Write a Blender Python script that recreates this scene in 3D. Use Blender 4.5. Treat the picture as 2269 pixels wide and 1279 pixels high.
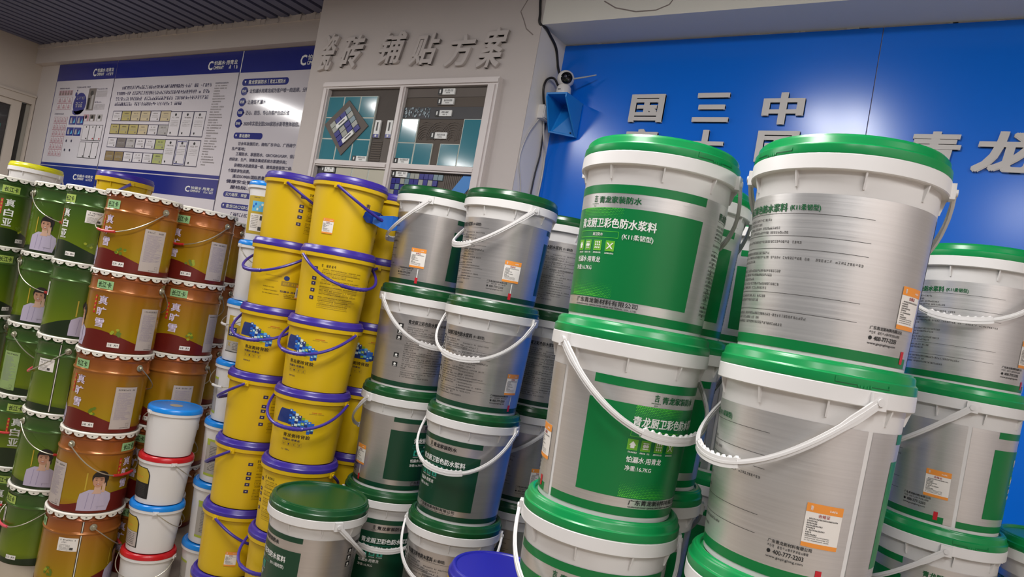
import bpy, math, random
from mathutils import Vector, Matrix
random.seed(7)
S = bpy.context.scene
for o in list(bpy.data.objects): bpy.data.objects.remove(o)
PI = math.pi
rad = math.radians

# ------------------------------------------------------------------ camera
EYE = Vector((0, 0, 1.4607))
cd = bpy.data.cameras.new('camera'); cam = bpy.data.objects.new('camera', cd); S.collection.objects.link(cam)
cd.sensor_width = 36; cd.sensor_fit = 'HORIZONTAL'; cd.lens = 1562.2 / 2269 * 36; cd.clip_start = .05; cd.clip_end = 100
R_ = Vector((0.8282480, 0.5316451, 0.1770837)); U_ = Vector((-0.1356204, -0.1164394, 0.9838948)); F_ = Vector((-0.5437024, 0.8389251, 0.0243388))
cam.matrix_world = Matrix(((R_.x, U_.x, -F_.x, EYE.x), (R_.y, U_.y, -F_.y, EYE.y), (R_.z, U_.z, -F_.z, EYE.z), (0, 0, 0, 1)))
S.camera = cam
# ------------------------------------------------------------------ light and exposure
S.view_settings.view_transform = 'Standard'; S.view_settings.look = 'None'
S.view_settings.gamma = 1; S.view_settings.use_curve_mapping = False
S.view_settings.exposure = 0.28
w = bpy.data.worlds.new('world'); S.world = w; w.use_nodes = True
w.node_tree.nodes['Background'].inputs[0].default_value = (.86, .92, 1, 1)
w.node_tree.nodes['Background'].inputs[1].default_value = .12


def tube_light(x, y, length, power, col=(1, .975, .96), z=3.19, wid=.16):
    l = bpy.data.lights.new('ceiling_light', 'AREA'); l.shape = 'RECTANGLE'; l.size = wid; l.size_y = length; l.energy = power; l.color = col
    o = bpy.data.objects.new('ceiling_light', l); S.collection.objects.link(o); o.location = (x, y, z)
    return o


for tx, ty, ln, pw in ((-1.1, .75, 1.2, 27), (-.85, .75, 1.2, 27), (1.6, .3, 1.2, 34), (-5.2, .5, 1.0, 44), (-6.75, 1.15, 1.2, 46), (-3.4, .5, 1.2, 32),
                       (.3, -1.6, 1.2, 32), (-6.0, -1.8, 1.2, 34), (1.5, -1.6, 1.2, 36)):
    tube_light(tx, ty, ln, pw)

# ------------------------------------------------------------------ materials
MATS = {}


def srgb(h):
    if isinstance(h, str):
        c = [int(h[i:i + 2], 16) / 255 for i in (0, 2, 4)]
    else:
        c = h
    return tuple(x / 12.92 if x <= .04045 else ((x + .055) / 1.055) ** 2.4 for x in c) + (1,)


def mat(name, col, rough=.5, metal=0., spec=.5, noise=0., nscale=6., bump=0., bscale=60., coat=0., aniso=0.):
    if name in MATS: return MATS[name]
    m = bpy.data.materials.new(name); m.use_nodes = True
    nt = m.node_tree; b = nt.nodes['Principled BSDF']
    c = srgb(col)
    b.inputs['Base Color'].default_value = c
    b.inputs['Roughness'].default_value = rough; b.inputs['Metallic'].default_value = metal
    b.inputs['Specular IOR Level'].default_value = spec
    b.inputs['Coat Weight'].default_value = coat
    b.inputs['Coat Roughness'].default_value = .15
    if noise:
        tc = nt.nodes.new('ShaderNodeTexCoord'); n = nt.nodes.new('ShaderNodeTexNoise'); n.inputs['Scale'].default_value = nscale; n.inputs['Detail'].default_value = 6
        r = nt.nodes.new('ShaderNodeMix'); r.data_type = 'RGBA'; r.inputs[6].default_value = tuple(x * (1 - noise) for x in c[:3]) + (1,); r.inputs[7].default_value = tuple(min(1, x * (1 + noise * .6)) for x in c[:3]) + (1,)
        nt.links.new(tc.outputs['Object'], n.inputs['Vector']); nt.links.new(n.outputs['Fac'], r.inputs[0]); nt.links.new(r.outputs[2], b.inputs['Base Color'])
    if bump:
        tc = nt.nodes.new('ShaderNodeTexCoord'); n = nt.nodes.new('ShaderNodeTexNoise'); n.inputs['Scale'].default_value = bscale; n.inputs['Detail'].default_value = 3
        bp = nt.nodes.new('ShaderNodeBump'); bp.inputs['Strength'].default_value = bump; bp.inputs['Distance'].default_value = .01
        nt.links.new(tc.outputs['Object'], n.inputs['Vector']); nt.links.new(n.outputs['Fac'], bp.inputs['Height']); nt.links.new(bp.outputs[0], b.inputs['Normal'])
    MATS[name] = m
    return m


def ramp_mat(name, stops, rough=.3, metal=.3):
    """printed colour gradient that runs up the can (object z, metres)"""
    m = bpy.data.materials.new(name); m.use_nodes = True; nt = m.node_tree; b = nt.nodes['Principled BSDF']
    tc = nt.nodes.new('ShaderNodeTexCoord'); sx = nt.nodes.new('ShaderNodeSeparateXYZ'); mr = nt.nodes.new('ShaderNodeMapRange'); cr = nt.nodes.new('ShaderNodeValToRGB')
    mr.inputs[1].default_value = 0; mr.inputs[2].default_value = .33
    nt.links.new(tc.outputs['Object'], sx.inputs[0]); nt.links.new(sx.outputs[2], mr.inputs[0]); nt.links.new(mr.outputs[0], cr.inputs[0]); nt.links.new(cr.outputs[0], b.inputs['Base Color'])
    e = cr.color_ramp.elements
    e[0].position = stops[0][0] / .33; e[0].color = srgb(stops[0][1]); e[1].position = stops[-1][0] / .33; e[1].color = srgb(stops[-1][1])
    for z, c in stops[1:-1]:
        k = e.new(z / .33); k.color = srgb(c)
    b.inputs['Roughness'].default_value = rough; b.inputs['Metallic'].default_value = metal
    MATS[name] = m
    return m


def foil_mat(name, col, rough=.36):
    """brushed aluminium-look label foil: fine horizontal grain in roughness and tone"""
    m = bpy.data.materials.new(name); m.use_nodes = True; nt = m.node_tree; b = nt.nodes['Principled BSDF']
    tc = nt.nodes.new('ShaderNodeTexCoord'); mp = nt.nodes.new('ShaderNodeMapping'); n = nt.nodes.new('ShaderNodeTexNoise')
    mp.inputs['Scale'].default_value = (4, 4, 420); n.inputs['Scale'].default_value = 1; n.inputs['Detail'].default_value = 4
    nt.links.new(tc.outputs['Object'], mp.inputs[0]); nt.links.new(mp.outputs[0], n.inputs['Vector'])
    mr = nt.nodes.new('ShaderNodeMapRange'); mr.inputs[3].default_value = rough - .07; mr.inputs[4].default_value = rough + .07
    nt.links.new(n.outputs['Fac'], mr.inputs[0]); nt.links.new(mr.outputs[0], b.inputs['Roughness'])
    c = srgb(col); mx = nt.nodes.new('ShaderNodeMix'); mx.data_type = 'RGBA'; mx.inputs[6].default_value = tuple(x * .9 for x in c[:3]) + (1,); mx.inputs[7].default_value = tuple(min(1, x * 1.08) for x in c[:3]) + (1,)
    nt.links.new(n.outputs['Fac'], mx.inputs[0]); nt.links.new(mx.outputs[2], b.inputs['Base Color'])
    b.inputs['Metallic'].default_value = .82
    MATS[name] = m
    return m


mat('white_plastic', 'dcdad8', .38, noise=.04, nscale=9)
mat('white_handle', 'd8d6d4', .3)
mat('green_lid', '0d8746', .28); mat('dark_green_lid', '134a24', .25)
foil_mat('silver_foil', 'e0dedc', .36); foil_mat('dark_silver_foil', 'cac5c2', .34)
mat('print_green', '017439', .33); mat('print_lime', '62d83a', .4); mat('print_dark_green', '0d3e29', .33)
mat('print_teal', '2f9e86', .4); mat('print_white', 'e8e8e4', .45); mat('print_black', '1c1c1c', .5); mat('print_grey', '474543', .5)
mat('print_deep_green', '0b5a30', .4); mat('print_red', 'c01f2c', .4); mat('print_orange', 'e8923a', .45); mat('paper_white', 'e4dfd8', .6)
mat('print_icon_lime', '6fae2e', .4)
mat('yellow_plastic', 'd2ae0e', .36, noise=.06, nscale=7); mat('purple_plastic', '3a2a8c', .3); mat('blue_purple_plastic', '1f1f96', .32)
mat('print_purple', '2b2350', .5); mat('print_brown', '3a2a14', .5); mat('print_tan', '9b7f2a', .5)
mat('art_navy', '1d3374', .4); mat('art_blue', '1b62c4', .4); mat('art_sky', '62b4dc', .4); mat('art_green', '86a81e', .4); mat('art_pale', 'd4e2d8', .4)
mat('blue_lid', '1583dc', .26); mat('red_lid', 'bc1a22', .26); mat('lime_lid', 'd0cc12', .3)
mat('wire_steel', 'b9b4a4', .3, metal=.7); mat('red_grip', 'c02c2c', .4); mat('pink_grip', 'd04a5a', .4)
mat('can_white', 'e4e0d4', .35); mat('dark_hole', '2a2620', .6); mat('knob_steel', 'a8a490', .35, metal=.6)
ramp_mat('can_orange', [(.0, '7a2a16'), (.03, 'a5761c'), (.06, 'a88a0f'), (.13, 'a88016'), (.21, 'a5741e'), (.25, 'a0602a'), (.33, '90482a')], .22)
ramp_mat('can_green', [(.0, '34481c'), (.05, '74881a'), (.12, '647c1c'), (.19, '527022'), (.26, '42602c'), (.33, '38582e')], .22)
mat('print_maroon', '6a1d16', .32, metal=.2); mat('print_bottle', '24321c', .32, metal=.2)
mat('print_skin', 'b98a70', .5); mat('print_skin_light', 'caa58e', .5); mat('print_hair', '221a18', .5); mat('print_blouse', 'b4aabf', .5); mat('print_blouse_line', '8d84a2', .5); mat('print_lips', '9a4a48', .5)
mat('print_lilac', 'd3c6dc', .45); mat('card_green', '93bd84', .5); mat('card_lime', 'a4bd58', .5); mat('card_ink', '26361e', .5); mat('spec_paper', 'b5aaa4', .5); mat('spec_paper_green', '8fa86a', .5)
mat('plant_green', '5e7414', .5); mat('plant_lime', '97a01c', .5)
mat('label_gold', 'b89d2c', .5); mat('label_lime', 'a9b83c', .5); mat('label_grey', 'a9a49c', .5); mat('clear_beige', 'a59a86', .5)
mat('wall_paint', 'c6bdb8', .75, noise=.05, nscale=2.2, bump=.15, bscale=18); mat('wall_left_paint', 'beb3a8', .75, noise=.05, nscale=2, bump=.12, bscale=18)
mat('soffit_paint', 'e8e5dc', .8, noise=.05, nscale=2, bump=.1, bscale=14)
mat('reveal_lit_paint', 'f4ece0', .75, noise=.05, nscale=3); mat('crack', '8a7f7a', .8)
mat('slat_grey', '5c5e78', .5, noise=.15, nscale=1.2); mat('ceiling_void', '17171a', .8)
mat('floor_tile', '9c8e7e', .35, noise=.18, nscale=3)
mat('poster_navy', '232c7e', .12, spec=.6, noise=.05); mat('poster_white', 'cfcad0', .12, spec=.6); mat('poster_ink', '2f2a52', .4); mat('poster_line', '34304a', .4)
mat('poster_pink', 'b58f98', .3); mat('poster_photo', '77706c', .3); mat('poster_khaki', 'b0a468', .3); mat('poster_brown', '8a7752', .3); mat('poster_grey', 'aaa7a6', .3); mat('poster_olive', 'a6ad6c', .3); mat('poster_beige', 'c4b695', .3); mat('poster_pale', 'd2ced2', .3)
mat('blue_board', '0a70e4', .2, spec=.5, noise=.03, nscale=1.5)
mat('letter_white', 'cfcac6', .45); mat('letter_plaster', 'c4bbb6', .55)
mat('frame_white', 'd6cdc9', .35); mat('frame_line', '8d827c', .5); mat('mortar_dark', '57504b', .8, noise=.1, nscale=8, bump=.3, bscale=40); mat('mortar_mid', '6b635d', .8, noise=.1, nscale=8); mat('mortar_brown', '5f564e', .8); mat('mortar_slate', '4a494b', .6, noise=.2, nscale=10)
mat('tile_teal', '3f8290', .1, spec=.7, noise=.12, nscale=5); mat('tile_grout', 'c6ccc2', .5); mat('mosaic_blue', '2c2c84', .2); mat('mosaic_grey', '9a9c92', .25); mat('mosaic_steel', '6f8790', .25); mat('tile_cream', 'c4bfae', .2); mat('strip_blue', '2f7fc8', .4)
mat('bracket_blue', '1a86d8', .4); mat('camera_white', 'dedad6', .3); mat('camera_black', '0e0e10', .1); mat('lens_glass', '3a3a44', .05); mat('cord_black', '1f1c1c', .5); mat('cord_white', 'cbc5be', .5); mat('cord_grey', 'b3b6b4', .3)
mat('window_white', 'bdb3a8', .4); mat('glass_dark', '211f1d', .06, spec=.6); mat('glass_teal', '14594f', .1); mat('jamb_grey', '8f8b82', .5)
mat('tape_blue', '1f3f94', .25); mat('tape_light', '2460b4', .2)
mat('red_ink', 'a8222a', .5)


# ------------------------------------------------------------------ mesh builder
class MB:
    def __init__(s): s.v = []; s.f = []; s.m = []

    def add(s, vs, fs, m):
        n = len(s.v); s.v += [tuple(v) for v in vs]
        for f in fs: s.f.append([n + i for i in f]); s.m.append(m)

    def lathe(s, prof, m, n=56, cx=0, cy=0, cz=0):
        k = len(prof); vs = []; ms = m if isinstance(m, list) else [m] * (k - 1)
        for r, z in prof:
            for i in range(n):
                a = 2 * PI * i / n; vs.append((cx + r * math.cos(a), cy + r * math.sin(a), cz + z))
        b = len(s.v); s.v += vs
        for j in range(k - 1):
            for i in range(n):
                i2 = (i + 1) % n
                q = [b + j * n + i, b + j * n + i2, b + (j + 1) * n + i2, b + (j + 1) * n + i]
                if prof[j][0] < 1e-6: q = [q[0], q[2], q[3]]
                elif prof[j + 1][0] < 1e-6: q = [q[0], q[1], q[2]]
                s.f.append(q); s.m.append(ms[j])

    def box(s, x0, x1, y0, y1, z0, z1, m):
        s.add([(x0, y0, z0), (x1, y0, z0), (x1, y1, z0), (x0, y1, z0), (x0, y0, z1), (x1, y0, z1), (x1, y1, z1), (x0, y1, z1)],
              [(0, 3, 2, 1), (4, 5, 6, 7), (0, 1, 5, 4), (1, 2, 6, 5), (2, 3, 7, 6), (3, 0, 4, 7)], m)

    def prism(s, pts, d, m):
        """closed polygon pts (3d, CCW seen from outside) pushed along vector d"""
        n = len(pts); d = Vector(d); a = [Vector(p) for p in pts]; b = [p + d for p in a]
        s.add(a + b, [list(range(n))] + [list(range(2 * n - 1, n - 1, -1))] + [[i, n + i, n + (i + 1) % n, (i + 1) % n] for i in range(n)], m)

    def tube(s, pts, r, m, n=8, cap=True):
        P = [Vector(p) for p in pts]; k = len(P); vs = []; up = None
        for i in range(k):
            t = (P[min(i + 1, k - 1)] - P[max(i - 1, 0)]).normalized()
            if up is None:
                up = Vector((0, 0, 1)) if abs(t.z) < .9 else Vector((1, 0, 0))
            a = up - t * up.dot(t); a = a.normalized() if a.length > 1e-6 else t.orthogonal().normalized(); b = t.cross(a); up = a
            rr = r[i] if isinstance(r, (list, tuple)) else r
            for j in range(n):
                q = 2 * PI * j / n; vs.append(P[i] + a * rr * math.cos(q) + b * rr * math.sin(q))
        fs = [[i * n + j, i * n + (j + 1) % n, (i + 1) * n + (j + 1) % n, (i + 1) * n + j] for i in range(k - 1) for j in range(n)]
        if cap: fs += [list(range(n - 1, -1, -1)), list(range((k - 1) * n, k * n))]
        s.add(vs, fs, m)

    def strap(s, pts, wid, thk, m):
        """flat strap along pts: thickness points away from the z axis, wid across; wid/thk may be lists"""
        P = [Vector(p) for p in pts]; k = len(P); vs = []
        for i in range(k):
            t = (P[min(i + 1, k - 1)] - P[max(i - 1, 0)]).normalized()
            o = Vector((P[i].x, P[i].y, 0)); o = (o - t * o.dot(t)).normalized(); b = t.cross(o)
            ww = (wid[i] if isinstance(wid, list) else wid) / 2; tt = (thk[i] if isinstance(thk, list) else thk) / 2
            vs += [P[i] + o * tt + b * ww, P[i] + o * tt - b * ww, P[i] - o * tt - b * ww, P[i] - o * tt + b * ww]
        fs = [[i * 4 + j, i * 4 + (j + 1) % 4, (i + 1) * 4 + (j + 1) % 4, (i + 1) * 4 + j] for i in range(k - 1) for j in range(4)]
        fs += [[3, 2, 1, 0], [k * 4 - 4, k * 4 - 3, k * 4 - 2, k * 4 - 1]]
        s.add(vs, fs, m)

    def mesh(s, name, angle=32):
        me = bpy.data.meshes.new(name)
        me.from_pydata([tuple(v) for v in s.v], [], s.f)
        used = []
        for m in s.m:
            if m not in used: used.append(m)
        for m in used: me.materials.append(MATS[m])
        ix = {m: i for i, m in enumerate(used)}
        me.polygons.foreach_set('material_index', [ix[m] for m in s.m])
        me.polygons.foreach_set('use_smooth', [True] * len(s.f))
        me.update()
        me.set_sharp_from_angle(angle=rad(angle))
        return me

    def build(s, name, parent=None, **kw):
        return link(name, s.mesh(name), parent, **kw)


def link(name, me, parent=None, rz=0., loc=None):
    o = bpy.data.objects.new(name, me); S.collection.objects.link(o)
    if parent: o.parent = parent
    if rz: o.rotation_euler.z = rz
    if loc: o.location = loc
    return o


def tag(o, label, cat, group=None):
    o['label'] = label; o['category'] = cat
    if group: o['group'] = group
    return o


def thing(name, label, cat, loc=(0, 0, 0), rz=0., group=None):
    o = bpy.data.objects.new(name, None); S.collection.objects.link(o); o.empty_display_size = .05
    o.location = loc; o.rotation_euler.z = rz
    return tag(o, label, cat, group)


def struct(o):
    o['kind'] = 'structure'; return o


# ------------------------------------------------------------------ lettering
_G = {}


def glyphs(t, bold=0., extrude=0., bevel=0., res=2):
    key = (t, bold, extrude, bevel)
    if key in _G: return _G[key]
    c = bpy.data.curves.new('lettering', 'FONT'); c.body = t; c.size = 1; c.resolution_u = res; c.extrude = extrude; c.bevel_depth = bevel; c.bevel_resolution = 1
    o = bpy.data.objects.new('lettering', c)
    me = o.to_mesh()
    vs = [tuple(v.co) for v in me.vertices]; fs = [list(p.vertices) for p in me.polygons]
    o.to_mesh_clear(); bpy.data.objects.remove(o); bpy.data.curves.remove(c)
    if not extrude:
        fs2 = []
        for f in fs:
            a = sum(vs[f[i]][0] * vs[f[(i + 1) % len(f)]][1] - vs[f[(i + 1) % len(f)]][0] * vs[f[i]][1] for i in range(len(f)))
            fs2.append(f if a > 0 else f[::-1])
        fs = fs2
    if bold:  # heavier strokes: the same outline laid several times, slightly shifted
        base, bf = vs, fs; vs = []; fs = []
        for q, (dx, dy) in enumerate(((-bold, -bold * .7), (bold, -bold * .7), (-bold, bold * .7), (bold, bold * .7)) + (((0, 0), (-bold, 0), (bold, 0), (0, bold * .7), (0, -bold * .7)) if extrude else ())):
            k = len(vs); vs += [(v[0] + dx, v[1] + dy, v[2] * (1 + .03 * q) if extrude else q * .1) for v in base]; fs += [[i + k for i in f] for f in bf]
    x0 = min(v[0] for v in vs); x1 = max(v[0] for v in vs); y0 = min(v[1] for v in vs); y1 = max(v[1] for v in vs)
    vs = [((v[0] - x0) / (x1 - x0), (v[1] - y0) / (y1 - y0), v[2]) for v in vs]
    _G[key] = (vs, fs, (x1 - x0) / (y1 - y0))
    return _G[key]


class Wrap:
    """prints laid on a tapered pail wall: angle phi in degrees, height z in metres"""
    def __init__(s, mb, r0, r1, h, up=1., dz=0.): s.mb = mb; s.r0 = r0; s.r1 = r1; s.h = h; s.up = up; s.dz = dz

    def p(s, phi, z, off):
        z = z * s.up + s.dz
        r = s.r0 + (s.r1 - s.r0) * z / s.h + off; a = rad(phi)
        return (r * math.cos(a), r * math.sin(a), z)

    def shape(s, zs, lf, rt, m, off=.0004, step=3.):
        rows = []
        wmax = max(abs(rt(z) - lf(z)) for z in zs); n = max(1, int(math.ceil(wmax / step)))
        vs = []
        for z in zs:
            a, b = lf(z), rt(z)
            vs += [s.p(a + (b - a) * i / n, z, off) for i in range(n + 1)]
        fs = [[j * (n + 1) + i, j * (n + 1) + i + 1, (j + 1) * (n + 1) + i + 1, (j + 1) * (n + 1) + i] for j in range(len(zs) - 1) for i in range(n)]
        s.mb.add(vs, fs, m)

    def patch(s, a, b, z0, z1, m, off=.0004, step=3.):
        s.shape([z0, z1], lambda z: a, lambda z: b, m, off, step)

    def ell(s, c, z, da, dz, m, off=.0006, n=10):
        zs = [z - dz * math.cos(PI * i / n) for i in range(n + 1)]
        f = lambda q: da * math.sqrt(max(0, 1 - ((q - z) / dz) ** 2))
        s.shape(zs, lambda q: c - f(q), lambda q: c + f(q), m, off)

    def ring(s, a, b, z0, z1, m, off=.0007, t=.0009):
        d = math.degrees(t / s.r1)
        s.patch(a, b, z0, z0 + t, m, off); s.patch(a, b, z1 - t, z1, m, off); s.patch(a, a + d, z0, z1, m, off); s.patch(b - d, b, z0, z1, m, off)

    def text(s, t, a, b, z0, z1, m, off=.0009, bold=.012):
        vs, fs, _ = glyphs(t, bold)
        s.mb.add([s.p(a + (b - a) * v[0], z0 + (z1 - z0) * v[1], off + v[2] * .0007) for v in vs], fs, m)

    def micro(s, a, b, z, h, m, off=.0007, cell=None):
        """a line of print too small to read in the photograph"""
        d = cell or math.degrees(h / s.r1) * 1.05; q = a
        while q < b - d * .5:
            if random.random() > .07:
                if h >= .0034:
                    for f in (0, .4, .8):
                        if random.random() < .85: s.patch(q + d * random.choice((.04, .1, .2)), q + d * random.uniform(.66, .82), z + h * f, z + h * (f + .18), m, off, 9)
                    for f in (.08, .36, .6):
                        if random.random() < .6: s.patch(q + d * f, q + d * (f + .15), z + h * random.choice((0, 0, .4)), z + h * random.choice((.95, .6)), m, off + .00005, 9)
                else:
                    s.patch(q, q + d * random.uniform(.62, .86), z, z + h * .36, m, off, 9); s.patch(q + d * random.uniform(0, .2), q + d * random.uniform(.55, .8), z + h * .55, z + h * .9, m, off, 9)
            q += d


class Flat:
    """prints on a wall plane facing -Y: x along the wall, z up"""
    def __init__(s, mb, y): s.mb = mb; s.y = y

    def rect(s, x0, z0, x1, z1, m, k=1):
        y = s.y - k * .0008; x0, x1 = min(x0, x1), max(x0, x1); z0, z1 = min(z0, z1), max(z0, z1)
        s.mb.add([(x0, y, z0), (x1, y, z0), (x1, y, z1), (x0, y, z1)], [(0, 1, 2, 3)], m)

    def poly(s, pts, m, k=1):
        y = s.y - k * .0008; s.mb.add([(x, y, z) for x, z in pts], [list(range(len(pts)))], m)

    def frame(s, x0, z0, x1, z1, t, m, k=2):
        x0, x1 = min(x0, x1), max(x0, x1); z0, z1 = min(z0, z1), max(z0, z1)
        s.rect(x0, z0, x1, z0 + t, m, k); s.rect(x0, z1 - t, x1, z1, m, k); s.rect(x0, z0, x0 + t, z1, m, k); s.rect(x1 - t, z0, x1, z1, m, k)

    def disc(s, cx, cz, rx, rz, m, k=1, n=20):
        s.poly([(cx + rx * math.cos(2 * PI * i / n), cz + rz * math.sin(2 * PI * i / n)) for i in range(n)], m, k)

    def pill(s, x0, z0, x1, z1, m, k=1):
        r = (z1 - z0) / 2; c = (z0 + z1) / 2; n = 8
        s.poly([(x1 - r + r * math.sin(PI * i / n), c - r * math.cos(PI * i / n)) for i in range(n + 1)] + [(x0 + r - r * math.sin(PI * i / n), c + r * math.cos(PI * i / n)) for i in range(n + 1)], m, k)

    def text(s, t, x0, z0, x1, z1, m, k=3, bold=.012, shear=0.):
        vs, fs, _ = glyphs(t, bold); y = s.y - k * .0008
        s.mb.add([(x0 + (x1 - x0) * v[0] + shear * (z1 - z0) * v[1], y - v[2] * .003, z0 + (z1 - z0) * v[1]) for v in vs], fs, m)

    def micro(s, x0, x1, z, h, m, k=2, fill=.93):
        q = x0; d = h * 1.02
        while q < x1 - d * .5:
            if random.random() < fill:
                a = q + d * random.uniform(.02, .1); b = q + d * random.uniform(.66, .82)
                if h > .011:
                    for f in (0, .4, .8):
                        if random.random() < .8: s.rect(a + d * random.choice((0, .1, .2)), z + h * f, b - d * random.choice((0, .1)), z + h * (f + .17), m, k)
                    for f in (.05, .38, .66):
                        if random.random() < .62: s.rect(q + d * f, z + h * random.choice((0, .0, .4)), q + d * (f + .15), z + h * random.choice((.95, .6)), m, k + .2)
                else:
                    s.rect(a, z, b, z + h * .36, m, k); s.rect(q + d * random.uniform(0, .2), z + h * .55, q + d * random.uniform(.5, .8), z + h * .95, m, k)
            q += d


# ================================================================== SETTING
YW, YP, YB = 3.27, 3.0, 3.262
ZC = 3.24
XL, XR = -8.3, 2.4
XPL, XPR = -3.79, -2.05
mb = MB(); mb.box(XL - .3, XR, -4.5, 3.6, -.1, 0, 'floor_tile'); struct(mb.build('floor'))
mb = MB(); mb.box(XL, XR, YW, YW + .2, 0, 3.4, 'wall_paint'); struct(mb.build('wall_back'))
mb = MB()
# left wall with a window opening (y 1.6..3.2, z 1.0..2.66)
mb.box(XL - .2, XL, -4.5, 1.55, 0, 3.4, 'wall_left_paint'); mb.box(XL - .2, XL, 1.55, YW + .2, 0, .95, 'wall_left_paint')
mb.box(XL - .2, XL, 1.55, YW + .2, 2.70, 3.4, 'wall_left_paint'); mb.box(XL - .2, XL, 3.262, YW + .2, .95, 2.70, 'wall_left_paint')
struct(mb.build('wall_left'))
mb = MB(); mb.box(XR, XR + .2, -4.5, YW + .2, 0, 3.4, 'wall_paint'); struct(mb.build('wall_right'))
# pillar that carries the tile display, with an inner side return coloured paler to stand for light from the right and hairline cracks
mb = MB()
mb.box(XPL, XPR - .002, YP, YW, 0, 3.4, 'wall_paint'); mb.add([(XPR, YP + .0005, 0), (XPR, YW, 0), (XPR, YW, 2.9285), (XPR, YP + .0005, 2.9285)], [(0, 1, 2, 3)], 'reveal_lit_paint')


def hair(mb, pts, wd, y, m):
    for (x0, z0), (x1, z1) in zip(pts[:-1], pts[1:]):
        d = Vector((x1 - x0, z1 - z0)).normalized(); n = Vector((-d.y, d.x)) * wd / 2
        q = [(x0 - n.x, y, z0 - n.y), (x1 - n.x, y, z1 - n.y), (x1 + n.x, y, z1 + n.y), (x0 + n.x, y, z0 + n.y)]
        mb.add(q, [(0, 1, 2, 3)], m)


hair(mb, [(-2.169, 3.071), (-2.2, 3.01), (-2.17, 2.961), (-2.145, 2.913), (-2.094, 2.876)], .006, YP - .0006, 'crack')
struct(mb.build('wall_pillar'))
mb = MB(); mb.box(XPR - .002, XR, YP, YW, 2.929, 3.4, 'soffit_paint')
hair(mb, [(-1.709, 3.024), (-1.64, 2.984), (-1.528, 2.956), (-1.425, 2.955), (-1.362, 2.977), (-1.349, 2.998)], .006, YP - .0006, 'crack')
struct(mb.build('beam_right'))
mb = MB()
n = 40; ys = YW - .07; pts = []
mb.box(XL, XPL, ys, YW, 3.042, 3.215, 'wall_paint')
for i in range(90):  # ragged plaster lip where the beam meets the slats
    x = XL + (XPL - XL) * i / 90; mb.box(x, x + .052, ys - .004 - random.random() * .012, ys + .02, 3.195, 3.222 + random.random() * .03, 'wall_paint')
mb.box(XL, XPL, ys, YW, 3.215, 3.4, 'wall_paint')
struct(mb.build('beam_left'))
# slatted ceiling
mb = MB(); mb.box(XL - .2, XR + .2, -4.5, YW + .2, 3.36, 3.42, 'ceiling_void')
x = XL + .03
while x < XR:
    mb.box(x, x + .088, -4.5, 3.2, ZC, ZC + .05, 'slat_grey'); x += .131
struct(mb.build('ceiling'))
# window in the left wall
wy0, wy1, wz0, wz1 = 1.55, 3.262, .95, 2.70
mb = MB(); X0 = XL - .06; X1 = XL + .015
mb.box(X0, X1, wy0, wy1, wz1 - .075, wz1, 'window_white'); mb.box(X0, X1, wy0, wy1, wz0, wz0 + .06, 'window_white')
mb.box(X0, X1, wy1 - .022, wy1, wz0 + .06, wz1 - .075, 'window_white'); mb.box(X0, X1, wy0, wy0 + .06, wz0 + .06, wz1 - .075, 'window_white')
mb.box(XL, XL + .03, wy0 - .03, wy1, wz1, wz1 + .02, 'window_white')
win = struct(mb.build('window_1'))
mb = MB(); xa = XL - .05; xb = XL - .008
mb.box(xa, xb, 3.07, 3.155, wz0 + .06, wz1 - .076, 'window_white'); mb.box(xa, xb, 2.3, 3.07, wz1 - .135, wz1 - .076, 'window_white'); mb.box(xa, xb, 2.3, 3.07, wz0 + .06, wz0 + .12, 'window_white'); mb.box(xa, xb, 2.3, 2.36, wz0 + .12, wz1 - .135, 'window_white')
mb.box(XL - .12, XL - .02, 3.205, 3.238, wz0 + .06, wz1 - .076, 'jamb_grey')
mb.build('window_sash', win)
mb = MB(); mb.box(XL - .04, XL - .034, 1.6, 3.25, wz0 + .05, wz1 - .08, 'glass_dark'); mb.box(XL - .033, XL - .032, 2.4, 3.02, 1.5, 2.36, 'glass_teal'); mb.build('window_pane', win)
# blue cladding boards on the right wall
for x0, x1 in ((XPR + .001, -.478), (-.474, .95)):
    mb = MB(); mb.box(x0, x1, YB, YW, 0, 2.922, 'blue_board')
    for i in range(int((x1 - x0) / .09)):
        q = x0 + random.random() * (x1 - x0 - .05); mb.box(q, q + .02 + .03 * random.random(), YB + .002, YW, 2.918, 2.923 + .006 * random.random(), 'letter_white')
    o = struct(mb.build('wall_panel'))

# ================================================================== POSTERS
PY = YW - .008


def poster_board(x0, x1, z0, z1, label):
    mb = MB(); mb.box(x0, x1, PY, YW - .002, z0, z1, 'poster_white')
    o = mb.build('poster'); tag(o, label, 'poster', 'blue headed posters on the wall'); return o


def logo(F, x0, z0, x1, z1, small):
    h = z1 - z0; wdt = x1 - x0
    F.text('C', x0, z0, x0 + .17 * wdt, z1, 'print_white', 3, .03)
    F.text('怕漏水·用青龙', x0 + .2 * wdt, z0 + .5 * h, x1, z1, 'print_white', 3, .015)
    F.text('OMPANY', x0 + .2 * wdt, z0 + .04 * h, x0 + .56 * wdt, z0 + .42 * h, 'print_white', 3, .02)
    if small: F.text(small, x0 + .66 * wdt, z0 + .02 * h, x1, z0 + .42 * h, 'print_white', 3, .01)
    else:
        F.micro(x0 + .66 * wdt, x1, z0 + .04 * h, h * .38, 'print_white', 3)


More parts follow.
